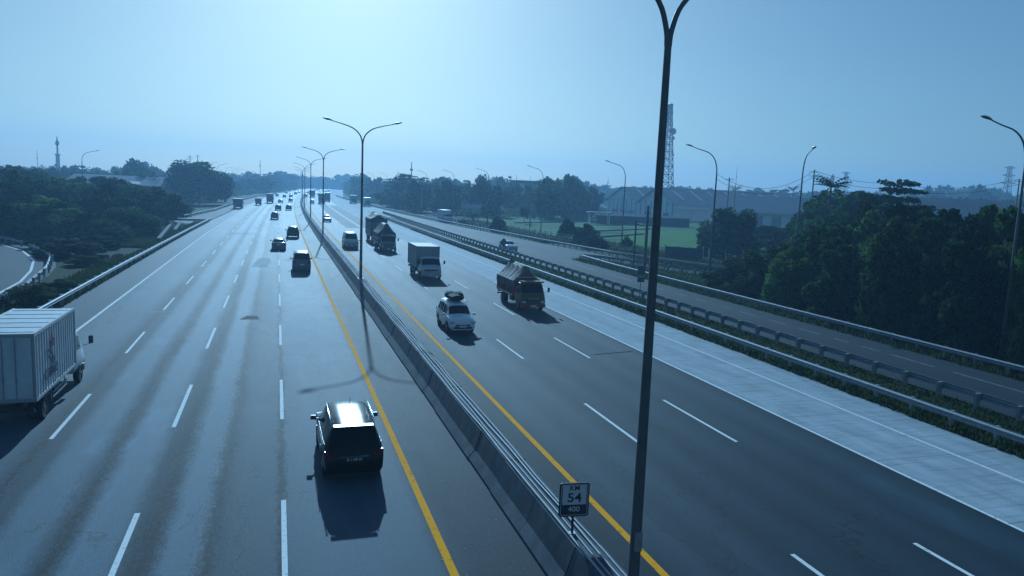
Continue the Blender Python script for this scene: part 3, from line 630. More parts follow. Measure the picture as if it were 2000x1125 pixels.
# black SUV, foreground
suv, sh = car('suv', 'black SUV with silver roof ribs driving away beside the amber line, nearest car', 2.13, 23.7, BLK, R_(.5), sc_=.96)
suv.name = 'suv'
mb = MB()
for x in (-.46, -.3, -.14, .14, .3, .46):
    mb.rings([[(x-.028, y, sh.S(y, 7-abs(x)*5.5).z-.002), (x-.014, y, sh.S(y, 7-abs(x)*5.5).z+.013), (x+.014, y, sh.S(y, 7-abs(x)*5.5).z+.013), (x+.028, y, sh.S(y, 7-abs(x)*5.5).z-.002)] for y in np.linspace(-1.6, .25, 8)])
fix(mb.build('roof_ribs', BLK, suv, 40))
for s_ in (-1, 1): MB().tube([(s_*.66, -1.7, 1.74), (s_*.665, -1.55, 1.83), (s_*.67, 0, 1.86), (s_*.665, .45, 1.82), (s_*.66, .6, 1.75)], .02, 8).build('roof_rail', chrome, suv, 50)
for s_ in (-1, 1): MB().tube([(s_*.905, -1.72, 1.09), (s_*.905, -1.0, 1.075), (s_*.905, .2, 1.06), (s_*.895, .95, 1.06)], .012, 6).build('window_trim', chrome, suv, 50)
MB().tube([(.1, .3, 1.80), (.1, .1, 2.02)], .008, 6).build('antenna', darkm, suv)
MB().box(0, -1.98, 1.73, 1.2, .22, .03).build('spoiler', BLK, suv)
MB().tube([(0, -2.20, 1.14), (-.22, -2.12, 1.27), (-.45, -2.06, 1.36)], .009, 5).build('rear_wiper', darkm, suv)
MB().box(0, -2.37, .88, .85, .03, .05).build('tailgate_trim', chrome, suv)
text('B 1140 KI', .115, platew, suv, (0, -2.415, .80), (R_(90), 0, 0), ext=.003)
for s_ in (-1, 1): MB().box(s_*.66, -2.36, .95, .26, .08, .12, s_*.1).build('taillight', redl, suv)

def luggage(t, z, y0=-.1):
    r = random.Random(4)
    b = thing('roof_luggage', 'dark bundled luggage tied on the roof of the white MPV', 'luggage', (0, 0, 0))
    M = t.matrix_world
    mb = MB()
    for k, (x, y, sx, sy, sz) in enumerate([(0, .05, .98, 1.3, .46), (-.2, -.1, .6, 1.0, .58), (.22, -.6, .6, .9, .54), (0, -.9, .9, .8, .42)]):
        R = []
        for i in range(7):
            tt = i/6; rr_ = math.sin(math.pi*(tt*.8+.1))**.25
            R.append([(x+math.cos(a)*sx/2*rr_*(1+.1*math.sin(3*a+k)), y+y0-sy/2+sy*tt, z+sz/2+math.sin(a)*sz/2*rr_*(1+.08*math.cos(5*a+i))) for a in np.linspace(0, 2*math.pi, 14, endpoint=False)])
        mb.rings(R)
    fix(mb.build('bundle', pbr('dark_tarp', (.012, .014, .018), .85, 0, .3, 6, .5), b, 60))
    for yy in (-.5, .1):
        MB().tube([(-.5, yy, z), (-.42, yy, z+.36), (0, yy, z+.5), (.42, yy, z+.36), (.5, yy, z)], .012, 5).build('strap', pbr('strap', (.03, .03, .03), .8), b)
    return b
mpv, _ = car('mpv', 'white MPV with dark luggage on its roof driving towards the camera', 10.62, 45.3, WHT, math.pi+R_(-.5)); mpv.name = 'minivan'
lg = luggage(mpv, 1.735); lg.location = (10.62, 45.3, .003); lg.rotation_euler = (0, 0, math.pi)
for s_ in (-1, 1): MB().tube([(s_*.6, -1.4, 1.68), (s_*.6, -1.3, 1.75), (s_*.6, .2, 1.75), (s_*.6, .35, 1.67)], .016, 6).build('roof_rail', SIL, mpv)
for s_ in (-1, 1): MB().box(s_*.62, 2.13, .42, .16, .08, .1).build('fog_lamp', darkm, mpv)

def place(kind, lab, x, Y, pm, toward=False, name='car', cat='car', sc_=1.):
    L = PROF[kind]['L']; o, _ = car(kind, lab, x, Y+(L/2)*(1 if True else 0), pm, hd(Y)+(math.pi if toward else 0), name='car', cat=cat, sc_=sc_, extras=Y < 240); o.name = name; return o
place('van', 'dark minivan with white roof driving away, first car ahead of the black SUV', 2.24, 74.4, GRY, name='minivan', cat='minivan')
place('sedan', 'grey sedan with bright roof driving away on the broken line', .17, 97.6, GRY, name='sedan')
place('suv', 'dark SUV driving away beside the amber line, behind the grey sedan', 2.28, 118.9, BLK, name='suv')
place('mpv', 'dark car driving away on the middle lane with pale roof edge', -.58, 174.8, GRY)
place('hatch', 'small rounded dark car driving away, left one of a pair', .2, 228, BLU, sc_=1.08)
place('hatch', 'small rounded dark car driving away, right one of a pair', 3.18, 231, GRY, sc_=1.08)
place('sedan', 'reddish car far up the left carriageway', 1.15, 302, RED)
place('mpv', 'pale grey car far up the left carriageway beside the barrier', 5.1, 318, SIL)
for x, Y, k, c, lab in [(-.2, 415, 'mpv', WHT, 'far white MPV at the bend, leftmost of the distant cluster'), (3.4, 398, 'hatch', GRY, 'far dark hatchback at the bend'), (6.6, 405, 'mpv', SIL, 'far silver MPV in the distant cluster'), (7.57, 456, 'sedan', WHT, 'far white sedan behind the distant cluster'),
                     (11.0, 495, 'mpv', BLK, 'far black MPV near the end of the left carriageway'), (5.5, 520, 'mpv', WHT, 'tiny white MPV at the end of the left carriageway'), (14.8, 560, 'sedan', SIL, 'tiny silver sedan at the end of the left carriageway')]:
    place(k, lab, x, Y, c)
place('van', 'white minivan driving towards the camera behind the second lamp post', 9.43, 101.5, CRM, True, name='minivan', cat='minivan', sc_=1.1)
place('sedan', 'silver car driving towards the camera behind the third lamp post', 10.5, 169.5, SIL, True, name='sedan')
for x, Y, k, c, lab in [(12.8, 300, 'mpv', WHT, 'far white MPV coming down the inner right lane'), (14.6, 420, 'van', SIL, 'far silver van coming round the bend'), (20.8, 520, 'mpv', WHT, 'tiny white MPV with glinting roof at the bend'), (26.5, 560, 'sedan', WHT, 'tiny white sedan with glinting roof at the bend'), (31, 590, 'mpv', SIL, 'tiny silver MPV at the bend'), (38, 640, 'van', WHT, 'tiny white van at the far bend'),
                     (29, 640, 'sedan', SIL, 'tiny silver sedan at the far bend'), (44, 700, 'mpv', WHT, 'tiniest white MPV at the end of the road'), (24.5, 480, 'sedan', BLU, 'far dark sedan before the bend')]:
    place(k, lab, x, Y, c, True)
place('sedan', 'white car on the slip road behind the diamond sign', 31.7, 101, WHT, True, name='sedan')

def cab(t, y0, pm, w_=.98, zt=2.15, L=1.75, zb=.55, accent=None, roofc=None):
    st = [(y0, zb+.75, zt-.02, w_-.02, w_-.1), (y0+.15, zb+.75, zt, w_, w_-.12), (y0+L*.55, zb+.74, zt, w_, w_-.12), (y0+L*.68, zb+.72, zt-.08, w_, w_-.13), (y0+L*.93, zb+.66, zb+.82, w_-.02, w_-.08), (y0+L, zb+.5, zb+.58, w_-.05, w_-.12)]
    sh = Shell(st, zb, (), .4)
    c = fix(sh.body().build('cab', pm, t, 38))
    fix(sh.panel(y0+L*.705, y0+L*.915, 4.12, 7, full=True).build('windshield', glass, c, 60))
    mb = sh.panel(y0+L*.2, y0+L*.72, 3.15, 3.88); fix(mb.build('side_window', glass, c, 60)); fix(mirror(mb).build('side_window', glass, c, 60))
    yf = y0+L
    MB().box(0, yf-.02, zb-.08, w_*1.96, .22, .26).build('bumper', accent or SIL, c)
    MB().box(0, yf+.005, zb+.36, w_*1.3, .04, .16).build('grille', darkm, c)
    MB().box(0, yf+.1, zb-.1, .45, .02, .14).build('number_plate', platew, c)
    for s_ in (-1, 1):
        MB().box(s_*(w_-.24), yf-.01, zb+.2, .28, .06, .18).build('headlight', whl, c)
        MB().box(s_*(w_-.06), yf-.05, zb+.2, .08, .1, .16).build('indicator', amber, c)
        mi = MB().tube([(s_*w_, yf-.35, zb+.9), (s_*(w_+.28), yf-.15, zb+.95), (s_*(w_+.28), yf-.15, zb+1.3)], .014, 6); mi.box(s_*(w_+.28), yf-.17, zb+1.12, .17, .05, .33); mi.build('mirror', darkm, c)
    return sh
def chassis(t, ya, yb, z=.72):
    mb = MB()
    for s_ in (-1, 1): mb.box(s_*.38, (ya+yb)/2, z, .09, yb-ya, .18)
    for y in np.arange(ya+.3, yb, .9): mb.box(0, y, z, .76, .08, .12)
    mb.box(.62, (ya+yb)/2+.2, z-.12, .36, .8, .34); mb.box(-.6, (ya+yb)/2-.1, z-.1, .4, .5, .4); mb.tube([(0, ya+1.0, .42), (0, yb-.8, .55)], .05, 6)
    mb.build('chassis', darkm, t)
def truck_wheels(t, yr, yf, w_=.86, r=.38):
    for s_ in (-1, 1):
        wheel(t, s_*w_, yf, r, .22, rim=GRY); wheel(t, s_*(w_-.02), yr, r, .22, rim=GRY); wheel(t, s_*(w_-.28), yr, r, .2, rim=GRY)
def box_truck(label, X, Y, rz, boxmat, cabmat, Lb=5.0, w_=1.05, z0=.95, z1=3.3, ribs=True, Lc=1.75, scale=1., zt=2.15, name='box_truck', side_rail=True):
    """origin: rear edge of the cargo box on the ground; the truck points to +y"""
    t = thing(name, label, 'truck', (X, Y, .003), rz); t.scale = (scale,)*3
    mb = MB().box(0, Lb/2, (z0+z1)/2, 2*w_-.06, Lb-.02, z1-z0-.02)
    if ribs:
        n = int(Lb/.31)
        for k in range(n+1):
            y = .06+k*(Lb-.12)/n
            for s_ in (-1, 1): mb.box(s_*(w_-.015), y, (z0+z1)/2, .035, .14, z1-z0-.16)
        for k in range(6): mb.box(0, Lb*(k+.5)/6, z1-.004, 2*w_-.2, .1, .02)
    bx = fix(mb.build('cargo_box', boxmat, t))
    fr_ = MB()
    for s_ in (-1, 1):
        fr_.box(s_*(w_-.02), Lb/2, z1-.04, .07, Lb, .1); fr_.box(s_*(w_-.02), Lb/2, z0+.03, .08, Lb, .1)
        for y in (.02, Lb-.02): fr_.box(s_*(w_-.02), y, (z0+z1)/2, .08, .08, z1-z0-.12)
    fr_.box(0, .02, z1-.05, 2*w_-.1, .07, .12); fr_.box(0, .02, z0+.03, 2*w_-.1, .07, .1); fr_.build('box_frame', SIL if ribs else boxmat, bx)
    d = MB()
    for s_ in (-1, 1): d.box(s_*(w_/2-.01), -.025, (z0+z1)/2, w_-.14, .03, z1-z0-.24)
    dr = d.build('rear_door', boxmat, bx)
    h = MB()
    for s_ in (-1, 1):
        for o_ in (.12, .5):
            h.tube([(s_*o_, -.06, z0+.12), (s_*o_, -.06, z1-.14)], .016, 6); h.box(s_*o_, -.055, z0+.75, .05, .03, .16)
    h.build('door_bar', galv, dr)
    MB().box(0, -.02, z0-.32, 2*w_-.1, .12, .12).build('rear_bumper', darkm, t)
    for s_ in (-1, 1): MB().box(s_*(w_-.2), -.09, z0-.24, .26, .05, .11).build('taillight', redl, t)
    chassis(t, .1, Lb+1.2); truck_wheels(t, 1.25, Lb+Lc*.55, w_-.17); cab(t, Lb+.12, cabmat, min(.98, w_-.06), zt, Lc)
    if side_rail:
        for s_ in (-1, 1):
            mb = MB()
            for z in (.52, .70): mb.box(s_*(w_-.06), Lb*.52+.35, z, .03, Lb*.36, .06)
            for y in (Lb*.38, Lb*.55, Lb*.72): mb.box(s_*(w_-.08), y, .66, .03, .05, .5)
            mb.build('side_guard', galv, t)
            MB().box(s_*(w_-.17), 1.25, .86, .34, .9, .03).build('mudguard', darkm, t)
    return t
boxw = pbr('box_white_metal', (.52, .54, .56), .45, .1, .12, 1.5); boxs = pbr('box_smooth_grey', (.30, .29, .29), .7, 0, .1, 1.)
lt_ = box_truck('white corrugated box truck with star logo driving away at the left edge', -8.86, 28.35, R_(.2), boxw, WHT, 5.4, 1.06, .98, 3.3)
# logo on its right side
lg1 = pbr('logo_red', (.16, .035, .06), .6); lg2 = pbr('logo_blue', (.02, .04, .11), .6)
def on_side(poly, cy, cz, mat, nm, x=1.082):
    return MB().prism([(cy+a, cz+b) for a, b in poly], 'x', x-.004, x+.004).build(nm, mat, lt_)
star = []
for k in range(10):
    a = R_(90+36*k); r = (.34 if k == 0 else .24) if k % 2 == 0 else .085; star.append((math.cos(a)*r*1.7, math.sin(a)*r*1.35))
on_side(star, 2.05, 2.66, lg1, 'star_emblem')
def arc(cy, cz, r, a0, a1, wd, mat, nm):
    P = [(cy+r*math.cos(R_(a)), cz+r*math.sin(R_(a))) for a in np.linspace(a0, a1, 12)]; Q = [(cy+(r-wd*math.sin(math.pi*i/11)-.012)*math.cos(R_(a)), cz+(r-wd*math.sin(math.pi*i/11)-.012)*math.sin(R_(a))) for i, a in enumerate(np.linspace(a0, a1, 12))]
    MB().prism(P+Q[::-1], 'x', 1.078, 1.086).build(nm, mat, lt_)
arc(1.45, 1.62, .86, 0, 105, .12, lg2, 'swoosh'); arc(1.42, 1.52, .72, 5, 95, .07, lg2, 'swoosh')
text('CIML', .50, lg2, lt_, (1.088, 1.75, 1.60), (R_(90), 0, R_(90)), shear=.35, ext=.003, sx=1.6)
mb = MB(); mb.prism([(math.cos(a)*.17-.35, 2.62+math.sin(a)*.14) for a in np.linspace(0, math.pi, 8)], 'y', -.046, -.042); mb.box(-.35, -.044, 2.52, .3, .006, .14)
for k in range(6): mb.box(-.62+k*.11, -.044, 2.38, .075, .006, .09)
mb.build('door_emblem', lg2, lt_)

b16 = box_truck('white box truck driving towards the camera behind the white MPV', 13.80, 75.9, math.pi, boxs, SIL, 4.8, 1.12, 1.0, 3.02, ribs=False, zt=2.1)
box_truck('brown grey box truck driving away far up the left carriageway', -2.7, 294, hd(294), pbr('box_brown', (.16, .14, .13), .6), GRY, 5.6, 1.2, 1.0, 3.5, ribs=False)
box_truck('small dark box truck driving away left of the taller box truck', -6.2, 268, hd(268), GRY, GRY, 3.2, .95, .9, 2.35, ribs=False, zt=1.9)
box_truck('dark green box truck with rounded load on the far left hard shoulder', -10.95, 231, hd(231), pbr('box_green', (.06, .11, .10), .6), GRY, 5.2, 1.25, .9, 2.9, ribs=False)
def slip(Y): return hd(Y)
box_truck('white box truck driving towards the camera on the slip road by the field', 40.2, 190.6, math.pi+R_(4), boxw, WHT, 5.2, 1.1, .95, 2.95, ribs=False)
box_truck('far white box truck entering the slip road, right one of two', 32.9, 298, math.pi, boxw, BLU, 5.6, 1.25, 1.0, 3.4, ribs=False)
box_truck('far pale box truck entering the slip road, left one of two', 31.2, 335, math.pi, pbr('box_teal', (.25, .33, .33), .6), GRY, 6.0, 1.35, 1.0, 3.5, ribs=False)
box_truck('tall dark box truck far along the right carriageway', 17.1, 318, math.pi+hd(318), GRY, GRY, 7.0, 1.2, 1.0, 4.2, ribs=False)
box_truck('far dark box truck just behind the tall one on the right carriageway', 21.4, 352, math.pi+hd(352), GRY, GRY, 7.0, 1.2, 1.0, 4.0, ribs=False)
box_truck('big brown box truck with lit edge far along the right carriageway', 18.4, 432, math.pi+hd(432), pbr('box_brown', (.16, .14, .13)), SIL, 7.0, 1.4, 1.0, 3.9, ribs=False)

def tarp_truck(label, X, Y, rz, cabm, sidem, tarpm, accent, Lb=5.2, w_=1.08, peak=3.55, detail=True, name='cargo_truck', side_h=2.25):
    """origin: front bumper on the ground, nose to -y before rotation by rz+pi"""
    t = thing(name, label, 'truck', (X, Y, .003), rz); Lc = 1.75; y0 = Lb
    z0 = 1.0
    mb = MB().box(0, Lb/2, z0-.05, 2*w_, Lb, .12)
    sd_ = mb.build('bed', darkm, t)
    mb = MB()
    for s_ in (-1, 1):
        mb.box(s_*(w_-.03), Lb/2, (z0+side_h)/2, .05, Lb, side_h-z0)
        for k in range(9): mb.box(s_*(w_+.01), .1+k*(Lb-.2)/8, (z0+side_h)/2, .05, .09, side_h-z0)
        for z in (z0+.1, z0+.62, side_h-.05): mb.box(s_*(w_+.005), Lb/2, z, .05, Lb, .07)
    mb.box(0, .03, (z0+side_h)/2, 2*w_-.1, .05, side_h-z0); mb.box(0, Lb-.03, (z0+side_h+.1)/2, 2*w_-.1, .05, side_h-z0+.1)
    fix(mb.build('side_boards', sidem, t))
    r = random.Random(len(label)); R = []
    for i in range(13):
        y = -.02+(Lb+.04)*i/12; pk = peak+.09*math.sin(i*1.9)-(.12 if i in (0, 12) else 0)+(.12 if i == 1 else 0); prof_ = [(-w_-.07, side_h-.45+.05*math.sin(i*2.1)), (-w_-.05, side_h+.02), (-w_*.72, side_h+.32*(pk-side_h)+.03*math.sin(i*3)), (-w_*.35, side_h+.72*(pk-side_h)+.04*math.cos(i*2.3)), (-.24, pk-.05), (0, pk+.01), (.24, pk-.04), (w_*.35, side_h+.70*(pk-side_h)+.04*math.sin(i*2.7)), (w_*.72, side_h+.32*(pk-side_h)), (w_+.05, side_h+.02), (w_+.07, side_h-.5+.06*math.cos(i*1.7))]
        R.append([(a, y, b) for a, b in prof_])
    fix(MB().rings(R).build('tarpaulin', tarpm, t, 35))
    if detail:
        mb = MB()
        for k in range(6):
            y = .4+k*.85; mb.tube([(-w_-.08, y, side_h-.5), (-w_-.06, y+.1, side_h), (-w_*.35, y+.15, side_h+.76*(peak-side_h)), (0, y+.2, peak+.06), (w_*.35, y+.15, side_h+.76*(peak-side_h)), (w_+.06, y+.1, side_h), (w_+.08, y, side_h-.5)], .012, 5)
        mb.build('rope', pbr('rope', (.35, .33, .28), .8), t)
    chassis(t, .1, Lb+1.2); truck_wheels(t, 1.25, Lb+Lc*.55, w_-.17)
    sh = cab(t, Lb+.1, cabm, .98, 2.2, Lc, accent=accent)
    MB().box(0, -.02, z0-.4, 2*w_-.1, .1, .12).build('rear_bumper', darkm, t)
    for s_ in (-1, 1): MB().box(s_*(w_-.2), -.06, z0-.25, .22, .05, .1).build('taillight', redl, t)
    return t, sh
redm = pbr('truck_red_boards', (.42, .03, .02), .6, 0, .3, 2); yelm = paint('truck_yellow', (.11, .07, .014), .4, .4); tarp1 = pbr('tarp_brown', (.13, .095, .085), .75, 0, .25, 2.5, .6); tarp2 = pbr('tarp_dark', (.045, .05, .055), .7, 0, .25, 2.5, .6)
rt, rsh = tarp_truck('red and yellow cargo truck with a brown tarpaulin over its load', 17.72, 57.0, math.pi, yelm, redm, tarp1, RED, 4.5, 1.08, 3.2, side_h=2.15)
rt.scale = (.95,)*3; yb = 4.6+1.75
for s_ in (-1, 1):
    for k in range(11): MB().box(s_*1.135, .2+k*.41, 1.62, .03, .07, 1.1).build('slat', pbr('slat_dark', (.03, .02, .02), .7), rt)
MB().box(0, yb-.62, 2.24, 1.80, .62, .12).build('roof_visor', RED, rt)
mb = MB()
for k in range(5): mb.box(-.36+k*.18, yb+.035, 1.0, .11, .012, .09)
mb.build('front_lettering', pbr('letter_cream', (.5, .42, .25), .6), rt)
for s_ in (-1, 1):
    mb = MB()
    for k, (a, b, c_, d_) in enumerate([(.1, .75, .5, 1.55), (.35, .72, .25, 1.2), (.6, .75, .95, 1.4), (.75, .8, 1.2, 1.1), (.2, 1.3, .9, .8)]):
        mb.tube([(s_*1.0, 4.6+a, b), (s_*1.0, 4.6+(a+c_)/2, (b+d_)/2+.08), (s_*1.0, 4.6+c_, d_)], [.01, .028, .01], 4)
    mb.build('door_stripes', pbr('stripe_orange', (.75, .35, .22), .5), rt)
    MB().box(s_*1.15, 2.25, 1.06, .02, 4.4, .1).build('side_strip', pbr('stripe_pale', (.6, .5, .42), .5), rt)
MB().tube([(1.0, 4.65, 2.2), (1.0, 4.65, 2.45), (-1., 4.65, 2.45), (-1, 4.65, 2.2)], .025, 6).build('headboard_frame', pbr('stripe_pale', (.6, .5, .42)), rt)
tarp_truck('dark cargo truck with a humped tarpaulin, driving towards the camera behind the box truck', 13.78, 104.9, math.pi, GRY, GRY, tarp2, GRY, 5.3, 1.15, 3.5, side_h=2.3)
tarp_truck('dark high-sided cargo truck directly behind the humped one', 14.6, 121, math.pi, GRY, GRY, tarp2, GRY, 6.5, 1.25, 4.2, side_h=3.5)

# ------------------------------------------------------------------ trees
FOL = [foliage('leaves_dark', (.004, .012, .005), (.065, .15, .035)), foliage('leaves_mid', (.006, .017, .006), (.11, .22, .045)), foliage('leaves_yellowish', (.014, .03, .008), (.19, .30, .06))]
bark = pbr('bark', (.09, .075, .06), .9, 0, .35, 6, .5)
def leaf_mesh(name, C, CR, n, size, seed, mat, flat=1., elong=1.6):
    r = np.random.RandomState(seed); k = len(C); idx = r.randint(0, k, n); d = r.normal(size=(n, 3)); d /= np.linalg.norm(d, axis=1)[:, None]
    rad = CR[idx]*(.55+.5*r.rand(n)**.6); P = C[idx]+d*rad[:, None]*np.array([1, 1, flat])
    a = r.normal(size=(n, 3)); a += d*.2; a[:, 2] *= .6; a /= np.linalg.norm(a, axis=1)[:, None]; b = np.cross(a, d+r.normal(size=(n, 3))*.6); b /= (np.linalg.norm(b, axis=1)[:, None]+1e-9)
    s = size*(.6+.8*r.rand(n))[:, None]
    V = np.stack([P-a*s*elong*.5, P+b*s*.5, P+a*s*elong*.5, P-b*s*.5], 1).reshape(-1, 3)
    me = bpy.data.meshes.new(name); me.vertices.add(4*n); me.vertices.foreach_set('co', V.ravel()); me.loops.add(4*n); me.loops.foreach_set('vertex_index', np.arange(4*n))
    me.polygons.add(n); me.polygons.foreach_set('loop_start', np.arange(n)*4); me.polygons.foreach_set('loop_total', np.full(n, 4)); me.update(calc_edges=True); 
    co = V.copy(); 
    for ax in range(3):
        if name == 'scrub': break
        lo, hi = np.percentile(co[:, ax], [1.2, 98.8]); co[:, ax] = (co[:, ax]-(lo+hi)/2)/((hi-lo)/2)
    me.vertices.foreach_set('co', co.ravel()); me.update(); me.validate(); me.materials.append(mat); return me
def clumps(kind, seed):
    r = np.random.RandomState(seed); C = []; R = []
    if kind == 'round':
        for k in range(46):
            d = r.normal(size=3); d /= np.linalg.norm(d); q = .35+.42*r.rand(); 
            if d[2] < -.5: d[2] *= -.5
            C.append(d*q*np.array([1, 1, .9])); R.append(.18+.16*r.rand())
        for k in range(8): C.append(r.uniform(-.25, .25, 3)); R.append(.4)
    elif kind == 'lumpy':
        for k in range(9):
            a = r.rand()*6.28; q = .55*r.rand()**.6; z = r.uniform(-.55, .6); c0 = np.array([math.cos(a)*q, math.sin(a)*q, z])
            for j in range(6): d = r.normal(size=3)*.17; C.append(c0+d); R.append(.14+.14*r.rand())
    elif kind == 'bush':
        for k in range(40):
            a = r.rand()*6.28; q = .75*r.rand()**.5; z = -.8+1.5*r.rand()*(1-q*.6); C.append(np.array([math.cos(a)*q, math.sin(a)*q, z])); R.append(.16+.16*r.rand())
    elif kind == 'layer':
        for L, (z, q0) in enumerate([(-.85, .9), (-.6, .98), (-.35, .98), (-.1, .95), (.15, .85), (.4, .72), (.65, .55), (.88, .36)]):
            for k in range(int(26*q0*q0)+4):
                a = r.rand()*6.28; q = q0*r.rand()**.5; C.append(np.array([math.cos(a)*q, math.sin(a)*q, z+r.uniform(-.07, .07)])); R.append(.17)
    return np.array(C), np.array(R)
def crown(kind, seed, n, size, mat):
    C, R = clumps(kind, seed); return leaf_mesh('crown', C, R, n, size, seed, mat, .38 if kind == 'layer' else .85)
NEARC = [crown('lumpy', 11, 14000, .060, FOL[0]), crown('lumpy', 12, 14000, .058, FOL[1]), crown('bush', 13, 14000, .055, FOL[0]), crown('bush', 14, 14000, .055, FOL[1]), crown('round', 15, 14000, .055, FOL[0]), crown('layer', 16, 8000, .06, FOL[0]), crown('lumpy', 17, 12000, .06, FOL[2])]
FARC = [crown('round', 21, 2600, .11, FOL[1]), crown('lumpy', 22, 2600, .11, FOL[0]), crown('round', 23, 2600, .11, FOL[0]), crown('layer', 24, 2200, .10, FOL[1])]
def trunk_mesh(seed):
    r = random.Random(seed); mb = MB(); mb.tube([(0, 0, 0), (.01, .01, .3), (-.01, .02, .6), (.01, 0, 1.)], [.035, .026, .02, .01], 8)
    for k in range(6):
        a = r.uniform(0, 6.28); z = r.uniform(.35, .8); L = r.uniform(.18, .36); mb.tube([(0, 0, z), (math.cos(a)*L*.5, math.sin(a)*L*.5, z+.12), (math.cos(a)*L, math.sin(a)*L, z+.26)], [.014, .009, .004], 5)
    o = mb.build('trunk', bark); me = o.data; bpy.data.objects.remove(o); return me
TR = [trunk_mesh(1), trunk_mesh(2)]
tcount = [0]
def tree(X, Y, H, rad, label, ck=None, far=False, base=.25, group=None, name='tree', z=-.07, ry=None, cat=None):
    tcount[0] += 1; r = random.Random(tcount[0]*7)
    t = thing(name, label, cat or ('bush' if name == 'bush' else 'tree'), (X, Y, z), r.uniform(0, 6.28), group)
    me = (FARC if far else NEARC)[ck if ck is not None else 0]
    c = bpy.data.objects.new('crown', me); col.objects.link(c); c.parent = t; hb = H*base; c.location = (0, 0, (H+hb)/2); k = 1.
    c.scale = (rad, rad*r.uniform(.85, 1.1), (H-hb)/2/k)
    tk = bpy.data.objects.new('trunk', TR[tcount[0] % 2]); col.objects.link(tk); tk.parent = t; s_ = H*.8; tk.scale = (s_*.8, s_*.8, s_)
    return t
def tpx(px, ytop, Y, wpx, label, **k):
    """a tree whose crown top stands at photo pixel (px, ytop) at road distance Y, crown wpx wide"""
    x, y, z = at(px, ytop, Y); d = np.dot(np.array([x, y, z-CAM_H]), FW); return tree(x, y, max(z+.07, .5), wpx/2*d/FPX*1.05, label, **k)

# left side
LT = []
_desc = ['dark', 'leafy', 'broad', 'bushy', 'rounded', 'dense']; _wh = ['cut by the left edge', 'above the loop road', 'left of the lone lamp', 'under the lone lamp', 'below the long pale roof', 'right of the lone lamp', 'by the small gabled house', 'near the picket fence']
_r = random.Random(31)
for row, (Yr, x0, x1, lab) in enumerate([(185, -30, 350, 'back row'), (160, -40, 330, 'fourth row'), (142, -40, 315, 'third row'), (126, -40, 290, 'second row'), (113, -40, 250, 'front row')]):
    px = x0+_r.uniform(0, 20)
    while px < x1:
        yb = float(np.interp(px, [-40, 20, 60, 100, 150, 200, 240, 290, 330, 350], [318, 322, 338, 345, 352, 348, 360, 360, 378, 388]))
        yt = yb+[4, 8, 14, 42, 72][row]+_r.uniform(-8, 10)
        LT.append((px, yt, Yr+_r.uniform(-6, 6), _r.uniform(62, 88)*(1 if row < 3 else 1.1), _r.choice([0, 1, 4, 0, 4, 6]), f'{_desc[(row*3+int(px)//30) % 6]} tree of the left grove, {lab}, {_wh[int(np.clip((px+40)//50, 0, 7))]}'))
        px += _r.uniform(40, 54)
for px, yt, Y, wpx, ck, lab in LT: tpx(px, yt, Y, wpx, lab, ck=ck, base=.06, group='trees left of the road')
tpx(388, 321, 262, 100, 'big round dark tree standing alone by the left branch road', ck=4, base=.22)
BT = [(145, 470, 88, 110, 3, 'pale-tipped bush beside the loop guardrail'), (100, 465, 97, 80, 2, 'dark bush just outside the loop guardrail'), (185, 462, 97, 80, 2, 'dark bush on the left verge slope'), (215, 440, 108, 70, 3, 'small leafy tree on the left verge'), (165, 500, 80, 60, 2, 'low bush near the left guardrail'), (120, 548, 62, 60, 2, 'low weeds clump left of the left guardrail'), (330, 405, 200, 40, 2, 'small bush in front of the picket fence'), (60, 560, 56, 90, 2, 'dark weeds clump under the loop guardrail')]
for px, yt, Y, wpx, ck, lab in BT: tpx(px, yt, Y, wpx, lab, ck=ck, base=0, name='bush')

# right side thicket behind the slip road
rr = random.Random(77); k = 0
POS = ['at the right end', 'near the right edge lamp', 'below the shed roof', 'right of the layered tree', 'under the layered tree', 'left of the layered tree', 'right of the short-armed lamp', 'by the short-armed lamp', 'left of the short-armed lamp', 'near the guardrail bend', 'beside the big dark bush']
def topline(px): return float(np.interp(px, [1420, 1460, 1500, 1540, 1600, 1650, 1700, 1750, 1800, 1850, 1900, 1950, 2000, 2100], [515, 492, 474, 458, 440, 435, 428, 410, 412, 428, 425, 415, 408, 400]))
for row, (off, dt, nm) in enumerate([(40.8, 45, 'front'), (44.6, 14, 'middle'), (49, -2, 'back')]):
    for i, Y in enumerate([25, 30.5, 36, 41.5, 47, 52.5, 58, 63.5, 68.5, 73]):
        X = off+rr.uniform(-.6, .6)+(0 if Y > 34 or row else .9); v = np.array([X, Y, 3-CAM_H]); zz = v@FW; px = 1000+FPX*(v@RT)/zz
        if px < 1440 or (row == 2 and px < 1500) or px > 2250: continue
        ty = topline(px)+dt+rr.uniform(-10, 12); ztop = at(px, ty, Y)[2]; ztop = min(max(ztop, 1.2), 9.5)
        rad = rr.uniform(2.5, 3.2) if row else rr.uniform(1.9, 2.3)
        tree(X, Y, ztop, rad, f'dark leafy {["bush","small tree","tree"][row]} of the right thicket, {nm} row, {POS[min(i, 10)]}', ck=[2, 3, 0, 1][(i+row) % 4] if row else [2, 3][i % 2], base=0, group='thicket beside the slip road', name='bush' if row == 0 else 'tree')
tpx(1425, 415, 98, 95, 'big dark rounded bush behind the second lamp post on the right', ck=4, base=0, name='bush')
tpx(1640, 385, 85, 170, 'broad dark tree under the palm right of the lamp', ck=4, base=0); tpx(1590, 395, 92, 80, 'dark tree hiding the end of the blue-roofed hall', ck=0, base=0)
tpx(1757, 356, 72, 130, 'dark layered tree with flat branches against the sky', ck=5, base=.35); tpx(1690, 412, 60, 90, 'leafy tree left under the layered tree', ck=1, base=0)
